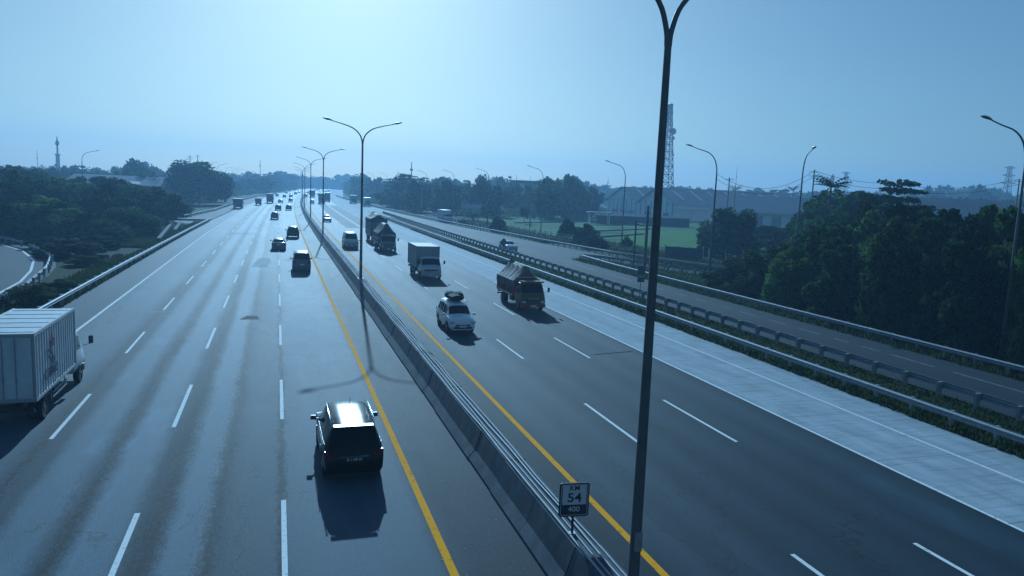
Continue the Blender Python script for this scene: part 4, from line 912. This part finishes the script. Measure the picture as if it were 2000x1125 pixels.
tpx(1500, 445, 112, 120, 'dark undergrowth in front of the blue-roofed hall', ck=2, base=0, name='bush'); tpx(1560, 440, 100, 90, 'dark undergrowth right of the blue-roofed hall', ck=2, base=0, name='bush')
# small trees along the slip road
for px, yt, Y, wpx, ck, base, lab, nm in [(1145, 440, 118, 46, 3, 0, 'leafy bush on the field edge left of the sign board', 'bush'), (1108, 430, 128, 30, 1, .2, 'small bushy tree at the near corner of the rice field', 'tree'), (1025, 405, 190, 16, 0, .35, 'small round-headed tree in the field', 'tree'), (975, 425, 150, 30, 3, 0, 'low bush by the guardrail at the field corner', 'bush'),
      (1162, 462, 110, 50, 2, 0, 'dark low bush behind the outer guardrail', 'bush'), (940, 360, 235, 26, 0, .4, 'slender tree behind the slip-road truck', 'tree'), (880, 378, 250, 44, 0, .1, 'dark tree just behind the slip-road truck', 'tree'), (825, 385, 245, 24, 1, .2, 'small tree with pale trunks left of the slip-road truck', 'tree'), (855, 392, 230, 24, 1, .2, 'small tree with pale trunks beside the slip-road truck', 'tree'),
      (1225, 463, 104, 22, 1, .4, 'little tree behind the outer guardrail, left of the near lamp post', 'tree'), (790, 342, 290, 60, 5, .1, 'layered tree beyond the slip-road entrance', 'tree'), (762, 375, 300, 50, 0, 0, 'dark round tree beyond the slip-road entrance', 'tree'), (905, 430, 178, 20, 2, 0, 'low bush behind the guardrail next to the slip-road truck', 'bush')]:
    tpx(px, yt, Y, wpx, lab, ck=ck, base=base, name=nm)

def frond_plant(name, label, X, Y, H, nf, L, cat, droop=.75, wd=.3, trunk_r=.14, group=None, mat=None, z=-.07):
    t = thing(name, label, cat, (X, Y, z), 0, group); r = random.Random(int(X*10)); mb = MB()
    for k in range(nf):
        a = 2*math.pi*k/nf+r.uniform(-.2, .2); up = r.uniform(.25, 1.45); P = []
        for i in range(8):
            s_ = i/7; q = L*s_*math.cos(up*(1-s_*.5)); zz = H+L*(math.sin(up)*s_-droop*.55*s_*s_); P.append((math.cos(a)*q, math.sin(a)*q, zz))
        px_, py_ = -math.sin(a), math.cos(a)
        for i in range(7):
            for s_ in (-1, 1):
                for j in range(2 if wd < .45 else 3):
                    u = (i+j/3)/7; f = i+j/3-i; p = [P[i][c]+(P[i+1][c]-P[i][c])*f for c in range(3)]; w_ = wd*math.sin(math.pi*min(.97, u*.85+.12)); h = .12*L/2.5
                    q0 = [P[i][c]+(P[i+1][c]-P[i][c])*min(1, f+.27) for c in range(3)]
                    mb.add([p, q0, (q0[0]+px_*w_*s_, q0[1]+py_*w_*s_, q0[2]-w_*.75), (p[0]+px_*w_*s_*.9, p[1]+py_*w_*s_*.9, p[2]-w_*.8)], [(0, 1, 2, 3)])
    mb.build('fronds', mat or FOL[1], t); MB().tube([(0, 0, 0), (.1, 0, H*.5), (0, 0, H)], [trunk_r*1.2, trunk_r, trunk_r*.8], 8).build('trunk', bark, t); return t
def fpx(px, yt, Y, name, label, nf, L, cat, **k):
    x, y, z = at(px, yt, Y); return frond_plant(name, label, x, y, z-L*.45, nf, L, cat, **k)
fpx(1625, 345, 84, 'palm_tree', 'palm crown rising above the broad dark tree', 24, 2.9, 'palm tree'); fpx(1437, 362, 200, 'palm_tree', 'distant palm left of the power pole wires, above the hall roof', 13, 3., 'palm tree')
fpx(1550, 364, 210, 'palm_tree', 'distant palm just left of the short-armed lamp post', 13, 3., 'palm tree'); fpx(938, 355, 240, 'palm_tree', 'slim palm beyond the slip-road truck', 12, 2.6, 'palm tree')
fpx(952, 405, 165, 'banana_plant', 'banana plant beside the outer guardrail, the larger one', 8, 2.4, 'banana plant', wd=.6, droop=1.5); fpx(925, 413, 170, 'banana_plant', 'banana plant beside the outer guardrail, the smaller left one', 7, 1.8, 'banana plant', wd=.5, droop=1.5)

# far tree line
TL = [(-60, 322), (0, 325), (60, 324), (110, 326), (160, 322), (210, 336), (240, 326), (268, 316), (292, 325), (315, 336), (345, 342), (440, 340), (500, 338), (530, 336), (560, 338), (600, 344), (640, 350), (655, 343), (680, 346), (690, 341), (720, 345), (750, 350), (780, 343), (812, 344), (838, 351), (870, 347), (900, 356), (920, 354), (942, 348), (980, 348), (1000, 357), (1015, 363), (1045, 357), (1080, 352), (1115, 349), (1135, 353), (1150, 364), (1200, 366), (1260, 369), (1350, 368), (1420, 373), (1490, 372), (1515, 372), (1560, 377), (1620, 374), (1700, 378), (1800, 380), (1832, 364), (1862, 366), (1880, 376), (1905, 368), (1935, 366), (1960, 378), (2040, 378), (2120, 380)]
rr = random.Random(21)
LM = [(-40, 'the left edge of the photo'), (40, 'the dark gabled house'), (75, 'the thin left mast'), (111, 'the minaret'), (172, 'the lone left lamp post'), (225, 'the long pale roof'), (268, 'the domed left tree'), (310, 'the small gabled house'), (345, 'the short utility pole'), (388, 'the big round tree'), (430, 'the left hazy lamps'), (470, 'the green box truck'), (510, 'the faint mast left of the road end'), (550, 'the end of the left carriageway'),
      (590, 'the farthest twin lamps'), (632, 'the third twin-arm lamp'), (660, 'the bend of the road'), (705, 'the second twin-arm lamp'), (740, 'the two far box trucks'), (775, 'the far layered tree'), (804, 'the slim mast'), (836, 'the long white-roofed shed'), (889, 'the slip-road truck'), (938, 'the slim palm'), (975, 'the small field hut'), (1020, 'the pale house'), (1063, 'the lamp by the pale house'), (1100, 'the dome-shaped tree'), (1150, 'the flat-roofed shelter'), (1195, 'the first warehouse gable'), (1250, 'the second warehouse gable'),
      (1312, 'the lattice tower'), (1360, 'the warehouse skylights'), (1405, 'the second right lamp'), (1437, 'the distant palm'), (1490, 'the blue-roofed hall'), (1550, 'the palm by the short-armed lamp'), (1583, 'the short-armed lamp'), (1625, 'the palm over the broad tree'), (1653, 'the left pylon'), (1700, 'the wires between the pylons'), (1757, 'the near layered tree'), (1810, 'the shed roof left end'), (1860, 'the large shed roof'), (1920, 'the shed roof right end'), (1973, 'the right pylon'), (2040, 'the right edge of the photo')]
_seen = {}
def farlabel(px, row, ck, D):
    n = sorted(LM, key=lambda q: abs(q[0]-px)); kinds = ['round', 'lumpy', 'full', 'flat-layered']
    opts = []
    for q in n[:3]:
        side = 'just left of' if px < q[0]-5 else ('just right of' if px > q[0]+5 else 'behind')
        opts.append(f'{["hazy skyline", "lower hazy"][row]} {kinds[ck]} tree {side} {q[1]}')
    for o_ in opts:
        if o_ not in _seen: _seen[o_] = 1; return o_
    return opts[0]
def zone(px): return 'left of the road' if px < 480 else ('at the end of the road' if px < 720 else ('beyond the rice field' if px < 1160 else 'behind the warehouses'))
def fartree(px, yt, D, wpx, ck, row):
    while True:
        x, y, z = dep(px, yt, D)
        if not (-20+cx(y) < x < 43+cx(y)) or y > 950: break
        D += 25
    H = max(z, 4.); rad = max(wpx/2*D/FPX, 2.)
    tree(x, y, H, rad, farlabel(px, row, ck, D), ck=ck, far=True, base=.05, group=f'far {["skyline","lower"][row]} trees {zone(px)}')
px = -40
while px < 2060:
    yt = float(np.interp(px, [a for a, b in TL], [b for a, b in TL])); D = rr.uniform(330, 480) if px < 430 or px > 640 else rr.uniform(520, 620)
    if 1160 < px: D = rr.uniform(430, 600)
    wp = rr.uniform(34, 56); fartree(px, yt+rr.uniform(-1.5, 3), D, wp, rr.choice([0, 1, 2, 0, 2, 3]), 0); px += rr.uniform(17, 27)
px = -30
while px < 2050:
    h = horizon(px)
    if not (1170 < px < 1600):
        D = rr.uniform(230, 310) if not 440 < px < 760 else rr.uniform(420, 500)
        yt = h+rr.uniform(-4, 8) if px < 480 else h-rr.uniform(2, 8)
        if px > 1600: yt = h-rr.uniform(4, 14)
        fartree(px, yt, D, rr.uniform(34, 60), rr.choice([0, 1, 2]), 1)
    px += rr.uniform(24, 38)
for px, yt, D, wpx, lab in [(1110, 348, 250, 62, 'large dark dome-shaped tree right of the pale house'), (1075, 352, 255, 50, 'dark tree joined to the dome-shaped one, nearer the pale house'), (1135, 362, 245, 40, 'dark tree stepping down towards the warehouse'), (268, 316, 300, 50, 'domed tree standing out of the left skyline'), (657, 343, 420, 28, 'round tree just right of the third lamp post'), (697, 341, 330, 34, 'dark tree behind the second lamp post'), (945, 350, 270, 30, 'two-lobed tree in front of the palm')]:
    x, y, z = dep(px, yt, D); tree(x, y, z, wpx/2*D/FPX, lab, ck=2, far=True, base=.02) if px not in (657, 697) else None
# scrub in front of the far trees: one mass
r = np.random.RandomState(9); C = []; CR = []
for a, b, n in [((44, 300), (60, 420), 60), ((52, 215), (160, 330), 120), ((-30, 200), (-22, 420), 90), ((-60, 170), (-120, 330), 70), ((80, 300), (200, 330), 60), ((39, 330), (60, 700), 90), ((-20, 420), (12, 720), 90), ((150, 190), (175, 130), 50), ((78, 78), (112, 104), 40)]:
    for k in range(n):
        t = r.rand(); C.append([a[0]+(b[0]-a[0])*t+r.uniform(-4, 4), a[1]+(b[1]-a[1])*t+r.uniform(-4, 4), r.uniform(.2, 1.6)]); CR.append(r.uniform(1.2, 2.8))
me = leaf_mesh('scrub', np.array(C), np.array(CR), 42000, .45, 4, FOL[1], .7); o = bpy.data.objects.new('scrub', me); col.objects.link(o); tag(o, 'low scrub in front of the distant trees', None, None, 'stuff')

# ------------------------------------------------------------------ buildings
wallp = pbr('wall_pale', (.70, .72, .73), .8, 0, .12, .4); wallg = pbr('wall_grey', (.25, .25, .25), .85, 0, .2, .5); roofg = pbr('roof_grey_sheet', (.19, .20, .21), .85, 0, .15, .3); roofb = pbr('roof_blue_sheet', (.09, .13, .17), .8, 0, .1, .3); rooft = pbr('roof_tile', (.16, .09, .07), .8, 0, .25, 1); rust = pbr('dark_timber', (.07, .065, .06), .8)
def gable(t, x0, x1, y0, y1, he, hr, wm, rm, over=.5, skylights=0, panel='wall', win=True):
    """gable house in local coords, ridge along x"""
    ym = (y0+y1)/2
    MB().prism([(y0, 0), (y1, 0), (y1, he), (ym, hr-.12), (y0, he)], 'x', x0, x1).build('wall', wm, t)
    s_ = (hr-he)/(ym-y0); ov = over
    P = [(y0-ov, he-s_*ov), (ym, hr), (y1+ov, he-s_*ov), (y1+ov, he-s_*ov+.18), (ym, hr+.2), (y0-ov, he-s_*ov+.18)]
    rf = fix(MB().prism(P, 'x', x0-ov, x1+ov).build('roof', rm, t))
    if skylights:
        mb = MB()
        for k in range(skylights):
            x = x0+(x1-x0)*(k+.6)/skylights
            ya, yb = y0+(ym-y0)*.25, y0+(ym-y0)*.85; za, zb_ = he+s_*(ya-y0)+.22, he+s_*(yb-y0)+.22
            mb.add([(x, ya, za), (x+1.2, ya, za), (x+1.2, yb, zb_), (x, yb, zb_)], [(0, 1, 2, 3)])
        mb.build('skylight', pbr('skylight', (.5, .52, .5), .4), rf)
    return rf
def frame_at(px, py, D, rot, name, label, cat='building'):
    x, y, z = dep(px, py, D); return thing(name, label, cat, (x, y, -.07), rot)
# main warehouse: two gables, ridge runs to the right
wh = frame_at(1320, 400, 270, -YAW+R_(20), 'warehouse', 'grey-roofed warehouse with two pale gable ends and skylight strips')
for k in range(2):
    gable(wh, 0, 62, k*27, k*27+27, 6.0, 11.6, wallp, roofg, 1.0, 8)
    mb = MB()
    for j in range(7): mb.box(-.08, k*27+2+j*3.85, 3.2+(1.8 if 2 < j < 4 else .6), .12, .35, 6.2)
    mb.build('frame', rust, wh)
    for j in range(3): MB().box(-.1, k*27+6+j*7, 2.0, .1, 4.0, .9).build('window', glass, wh)
mb = MB().box(30, -2.2, 4.6, 62, 4.2, .12); mb.build('canopy', pbr('canopy_white', (.62, .63, .63), .5), wh)
h2 = frame_at(1392, 410, 240, -YAW-R_(17), 'factory_hall', 'long factory hall with a low blue sheet roof behind the dark bush')
gable(h2, 0, 28, 0, 22, 5.2, 9.6, wallp, roofb, .8); MB().box(14, -1.6, 4.75, 29, 2.6, .14).build('gutter_canopy', pbr('canopy_white', (.6, .6, .6)), h2)
for k in range(5): MB().box(3+k*5.5, -.04, 1.9, 2.8, .08, 3.8).build('door', roofg, h2)
h12 = frame_at(1165, 436, 218, -YAW-R_(1), 'long_shed', 'long low dark shed standing in the rice field before the warehouse')
dk = pbr('dark_sheet_wall', (.018, .026, .032), .85, 0, .2, .6, spec=.1); MB().box(13.4, 1.6, 1.2, 26.8, 3.2, 2.4).build('wall', dk, h12); fix(MB().prism([(-.4, 2.3), (3.6, 2.7), (3.6, 2.85), (-.4, 2.45)], 'x', -.4, 27.2).build('roof', pbr('dark_sheet_roof', (.03, .045, .055), .9, 0, .2, .6, spec=.05), h12))
MB().box(12, -.04, 1.0, 2.2, .08, 2.0).build('door', darkm, h12)
h3 = frame_at(1805, 420, 150, -YAW+R_(-8), 'shed', 'large dark gable-roofed shed behind the right thicket')
gable(h3, 0, 20, 0, 18, 7.2, 10.4, wallg, roofb, .8); MB().box(10, -.04, 2, 4, .06, 3.5).build('door', darkm, h3)
h3b = frame_at(1965, 410, 190, -YAW+R_(-8), 'shed', 'dark roofed shed at the right edge behind the lamp'); gable(h3b, 0, 24, 0, 16, 6.4, 9.0, wallg, roofg, .8); MB().box(10, -.04, 2, 4, .06, 3.5).build('door', darkm, h3b)
h4 = frame_at(1150, 412, 215, -YAW, 'shelter', 'small open shelter with a flat roof left of the warehouse')
MB().box(3, 0, 3.3, 7, 5, .25).build('roof', roofg, h4)
for a, b in ((.3, -2), (5.7, -2), (.3, 2), (5.7, 2)): MB().box(a, b, 1.6, .25, .25, 3.2).build('post', wallp, h4)
h5 = frame_at(1018, 385, 300, -YAW+R_(28), 'house', 'tall pale house with a flat overhanging roof among trees')
MB().box(4.5, 4, 6, 9, 8, 12).build('wall', wallg, h5); MB().box(.1, -.1, 6.2, 2.2, .5, 10.5).build('side_wall', wallp, h5); MB().box(4.5, 4, 12.3, 11.5, 10, .5).build('roof', rooft, h5)
for k in range(3):
    for j in range(2): f = MB().box(3.4+k*2.2, -.05, 4+j*4, 1.4, .12, 1.6).build('window', glass, h5)
h6 = frame_at(125, 360, 230, -YAW+R_(5), 'warehouse', 'long low pale-roofed warehouse behind the left grove'); gable(h6, 0, 34, 0, 16, 5.4, 8.0, wallg, pbr('roof_pale', (.24, .26, .28), .85, 0, .1, .3), .6); MB().box(12, -.05, 2, 5, .08, 3).build('door', darkm, h6)
h7 = frame_at(292, 370, 235, -YAW+R_(-80), 'house', 'small house with gable roof just left of the big round tree'); gable(h7, 0, 9, -7, 1, 3.4, 6.4, wallg, roofg, .5); MB().box(-.04, -3, 1.3, .06, 1, 2.2).build('door', darkm, h7)
h8 = frame_at(50, 345, 260, -YAW+R_(-70), 'house', 'dark gabled house at the far left skyline'); gable(h8, 0, 12, -10, 2, 6.4, 9.6, wallg, roofg, .6); MB().box(-.04, -4, 1.3, .06, 1, 2.2).build('door', darkm, h8)
h9 = frame_at(838, 378, 330, -YAW, 'shed', 'long low white-roofed shed beyond the slip road'); gable(h9, 0, 15, 0, 8, 5.6, 7.6, wallg, pbr('roof_pale', (.4, .4, .4)), .4); MB().box(5, -.04, 1.3, 2, .06, 2.2).build('door', darkm, h9)
h10 = frame_at(903, 400, 230, -YAW, 'shed', 'tiny white-roofed hut at the far field edge'); gable(h10, 0, 5.5, 0, 4, 2.6, 3.6, wallg, pbr('roof_pale', (.4, .4, .4)), .3); MB().box(2, -.04, 1., 1, .06, 1.9).build('door', darkm, h10)
h11 = frame_at(690, 385, 420, -YAW, 'factory_hall', 'dark boxy hall behind the trucks entering the slip road'); MB().box(6, 6, 3.4, 12, 10, 6.8).build('wall', wallg, h11); MB().box(6, 6, 6.95, 13, 11, .3).build('roof', roofg, h11)
# towers
def lattice(name, label, px, yb, yt, D, w0, w1, cat, dishes=True, n=14, cross=0, mat=None, offs=0):
    x, y, z = dep(px, yt, D); t = thing(name, label, cat, (x, y, -.07), -YAW+R_(15)); H = z; r = max(.07, w0*.02)
    mt = mat or pbr('tower_steel', (.30, .30, .31), .5, .4)
    def wd(z_): return w0+(w1-w0)*min(1, z_/(H*.93)) if True else 0
    mb = MB()
    for i in (-1, 1):
        for j in (-1, 1): mb.tube([(i*wd(0)/2, j*wd(0)/2, 0), (i*wd(H*.93)/2, j*wd(H*.93)/2, H*.93), (i*wd(H)/2, j*wd(H)/2, H)], r*1.5, 4)
    mb.build('leg', mt, t); mb = MB(); zs = [H*(1-(1-k/n)**1.25) for k in range(n+1)]
    for a, b in zip(zs, zs[1:]):
        A, B = wd(a)/2, wd(b)/2
        for s_ in (-1, 1):
            mb.tube([(-A, s_*A, a), (B, s_*B, b)], r, 4); mb.tube([(A, s_*A, a), (-B, s_*B, b)], r, 4); mb.tube([(s_*A, -A, a), (s_*B, B, b)], r, 4); mb.tube([(s_*A, A, a), (s_*B, -B, b)], r, 4); mb.tube([(-B, s_*B, b), (B, s_*B, b)], r, 4); mb.tube([(s_*B, -B, b), (s_*B, B, b)], r, 4)
    mb.build('bracing', mt, t)
    for k in range(cross):
        z_ = H*(.72+.13*k); mb = MB(); L = H*.16*(1-.15*k)
        for s_ in (-1, 1): mb.tube([(0, 0, z_+.8), (s_*L, 0, z_)], r*1.6, 4); mb.tube([(0, 0, z_-.6), (s_*L, 0, z_)], r*1.6, 4)
        mb.build('crossarm', mt, t)
    if dishes:
        rr_ = random.Random(2)
        for zf, s_, d_ in [(.86, -1, 1.5), (.80, -1, .9), (.76, 1, 1.8), (.70, 1, 1.0), (.62, -1, .8), (.55, 1, .7), (.5, -1, .8)]:
            z_ = H*zf; xx = s_*(wd(z_)/2+.7); MB().disc((xx, -.3, z_), 'y', d_/2*1.6, .5, 14, d_/2).build('dish', pbr('dish_grey', (.42, .42, .43), .5), t)
        for zf in (.92, .68, .58, .45, .35):
            z_ = H*zf; mb = MB()
            for s_ in (-1, 1): mb.box(s_*(wd(z_)/2+.5), 0, z_, .3, .3, 2.2); mb.box(s_*(wd(z_)/2+.2), 0, z_, .6, .08, .1)
            mb.build('antenna_panel', pbr('dish_grey', (.42, .42, .43)), t)
    return t
lattice('lattice_tower', 'tall lattice telecom tower with dishes right of the near lamp post', 1310, 372, 203, 330, 6.8, 1.4, 'telecom tower', n=16)
lattice('power_pylon', 'hazy power pylon in front of the sky left of the layered tree', 1653, 380, 336, 520, 4.5, 1.4, 'pylon', False, 10, 3); lattice('power_pylon', 'hazy power pylon near the right edge lamp', 1973, 390, 325, 430, 5, 1.6, 'pylon', False, 10, 3)
x, y, z = dep(111, 264, 420); t = thing('minaret', 'slim pale minaret with a bulb and spire on the left skyline', 'tower', (x, y, -.07)); H = z
MB().tube([(0, 0, 0), (0, 0, H*.62)], [1.25, 1.0], 12).build('shaft', wallp, t, 40); MB().disc((0, 0, H*.63), 'z', 1.5, .6, 12).build('balcony', wallp, t); MB().tube([(0, 0, H*.63), (0, 0, H*.80)], [.5, .4], 10).build('upper_shaft', wallg, t, 40)
MB().tube([(0, 0, H*.80), (0, 0, H*.83), (0, 0, H*.86), (0, 0, H*.9), (0, 0, H)], [.45, 1.0, 1.0, .4, .06], 12).build('bulb', wallg, t, 50)
for px, yt, D, lab, r in [(804, 316, 430, 'slim mast behind the row of hazy lamps', .35), (72, 294, 350, 'thin mast on the far left skyline', .12), (508, 312, 700, 'faint thin mast left of the road end', .3), (1440, 325, 420, 'thin mast above the warehouse roof', .14), (1009, 341, 400, 'short mast left of the pale house', .15), (1036, 343, 380, 'short mast on the pale house', .12), (1188, 346, 560, 'short faint mast left of the warehouse', .25)]:
    x, y, z = dep(px, yt, D); t = thing('radio_mast', lab, 'mast', (x, y, -.07)); MB().tube([(0, 0, 0), (0, 0, z)], [r*1.4, r*.6], 6).build('pole', polem, t); MB().box(0, 0, z*.8, r*5, r*.8, r*3).build('antenna_panel', polem, t)
# utility poles and wires
def upole(x, y, H, lab, arms=1):
    t = thing('utility_pole', lab, 'utility pole', (x, y, -.07), -YAW); MB().tube([(0, 0, 0), (0, 0, H)], [.16, .11], 8).build('pole', pbr('pole_concrete', (.25, .25, .24), .8), t, 40)
    for k in range(arms): MB().box(0, 0, H-.4-k*.7, 1.8, .1, .1).build('crossarm', postm, t)
    return t
for px, yb, D, yt, lab in [(1038, 440, 175, 342+30, 'utility pole at the left edge of the rice field'), (908, 435, 190, 368, 'utility pole by the slip-road truck'), (824, 425, 240, 366, 'utility pole left of the slip-road truck'), (371, 400, 262, 303, 'thick utility pole with crossarm over the big round tree'), (386, 400, 270, 302, 'thin utility pole over the big round tree'), (352, 400, 250, 325, 'short pole left of the big round tree')]:
    x, y, z = dep(px, yt, D); upole(x, y, z, lab, 2 if px == 371 else 1)
def wire(a, b, sag, r=.03, n=14): return [tuple(Vector(a).lerp(Vector(b), i/n)-Vector((0, 0, sag*4*(i/n)*(1-i/n)))) for i in range(n+1)], r
mb = MB()
for dz in (0, .9):
    for p, q, sg in [((1400, 350), (1590, 344), 2.8), ((1590, 344), (1740, 368), .6), ((1740, 368), (1990, 360), 1.2)]:
        a = Vector(dep(p[0], p[1], 130)); b = Vector(dep(q[0], q[1], 130)); a.z += dz; b.z += dz; P, r_ = wire(a, b, sg); mb.tube(P, r_, 4)
tag(mb.build('power_line', darkm), 'pair of sagging power wires across the right side', 'power line')
x, y, z = dep(1590, 342, 130); upole(x, y, z+1.0, 'utility pole carrying the wires behind the short-armed lamp', 2); x, y, z = dep(1425, 346, 150); upole(x, y, z, 'small utility pole above the warehouse roof'); x, y, z = dep(1740, 366, 130); upole(x, y, z+1, 'utility pole behind the layered tree'); x, y, z = dep(1990, 360, 130); upole(x, y, z+1, 'utility pole behind the right edge lamp post')
# fences
def post_fence(pts, step, h, lab, name='fence', mat=None, wires=3, slats=False):
    t = thing(name, lab, 'fence'); mat = mat or pbr('fence_concrete', (.36, .36, .35), .85)
    me = None; far = MB()
    for k, (p, d) in enumerate(resample(pts, step)):
        rz = math.atan2(d.y, d.x)
        if k < 100:
            if me is None: o = MB().box(0, 0, h/2, .13, .13, h, top=(.8, .8)).build('post', mat, t); me = o.data
            else: o = bpy.data.objects.new('post', me); col.objects.link(o); o.parent = t
            o.location = (p.x, p.y, -.07); o.rotation_euler = (0, 0, rz)
    for k in range(wires):
        z = h*(.25+.6*k/max(1, wires-1)); MB().tube([(p[0], p[1], z) for p in pts], .012 if not slats else .04, 4).build('wire' if not slats else 'rail', mat if slats else darkm, t)
    return t
post_fence([(41, 215), (44.5, 160), (47, 134.6), (49.5, 110.3), (52.6, 99), (58.2, 94.8), (66, 92)], 2.4, 1.5, 'row of pale concrete fence posts between outer guardrail and field')
pf = post_fence([(-25.2, 225), (-25.9, 203)], .55, 1.7, 'white picket fence left of the big round tree', 'picket_fence', pbr('picket_white', (.6, .6, .6), .6), 2, True)
pf = post_fence([(-27, 330), (-22.5, 440)], 1.3, 2.0, 'long white picket fence right of the big round tree', 'picket_fence', pbr('picket_white', (.6, .6, .6)), 2, True)
a = Vector(gnd(1298, 503)+(0,)); b = Vector(gnd(1372, 508)+(0,)); d = b-a
t = thing('sheet_fence', 'low dark blue sheet wall at the edge of the bright rice plot', 'fence', (a.x, a.y, -.07), math.atan2(d.y, d.x)); mb = MB().box(d.length/2, 0, .85, d.length, .08, 1.7)
for k in range(20): mb.box(d.length*(k+.5)/20, -.05, .85, .1, .04, 1.66)
mb.build('panel', pbr('sheet_blue', (.05, .07, .11), .6), t)
for k in range(4): MB().box(d.length*k/3, .1, .95, .14, .14, 1.95).build('post', wallp, t)

# ------------------------------------------------------------------ haze
hm = bpy.data.materials.new('haze'); hm.use_nodes = True; hn = hm.node_tree.nodes; hn.remove(hn['Principled BSDF']); pv = hn.new('ShaderNodeVolumePrincipled')
pv.inputs['Color'].default_value = (.36, .62, .88, 1); pv.inputs['Density'].default_value = .0008; pv.inputs['Anisotropy'].default_value = .35
hm.node_tree.links.new(pv.outputs[0], hn['Material Output'].inputs['Volume'])
hz = MB().box(0, 735, 34.5, 3010, 1560, 71.5).build('haze', hm); tag(hz, 'thin blue haze over the whole plain', None, None, 'stuff')
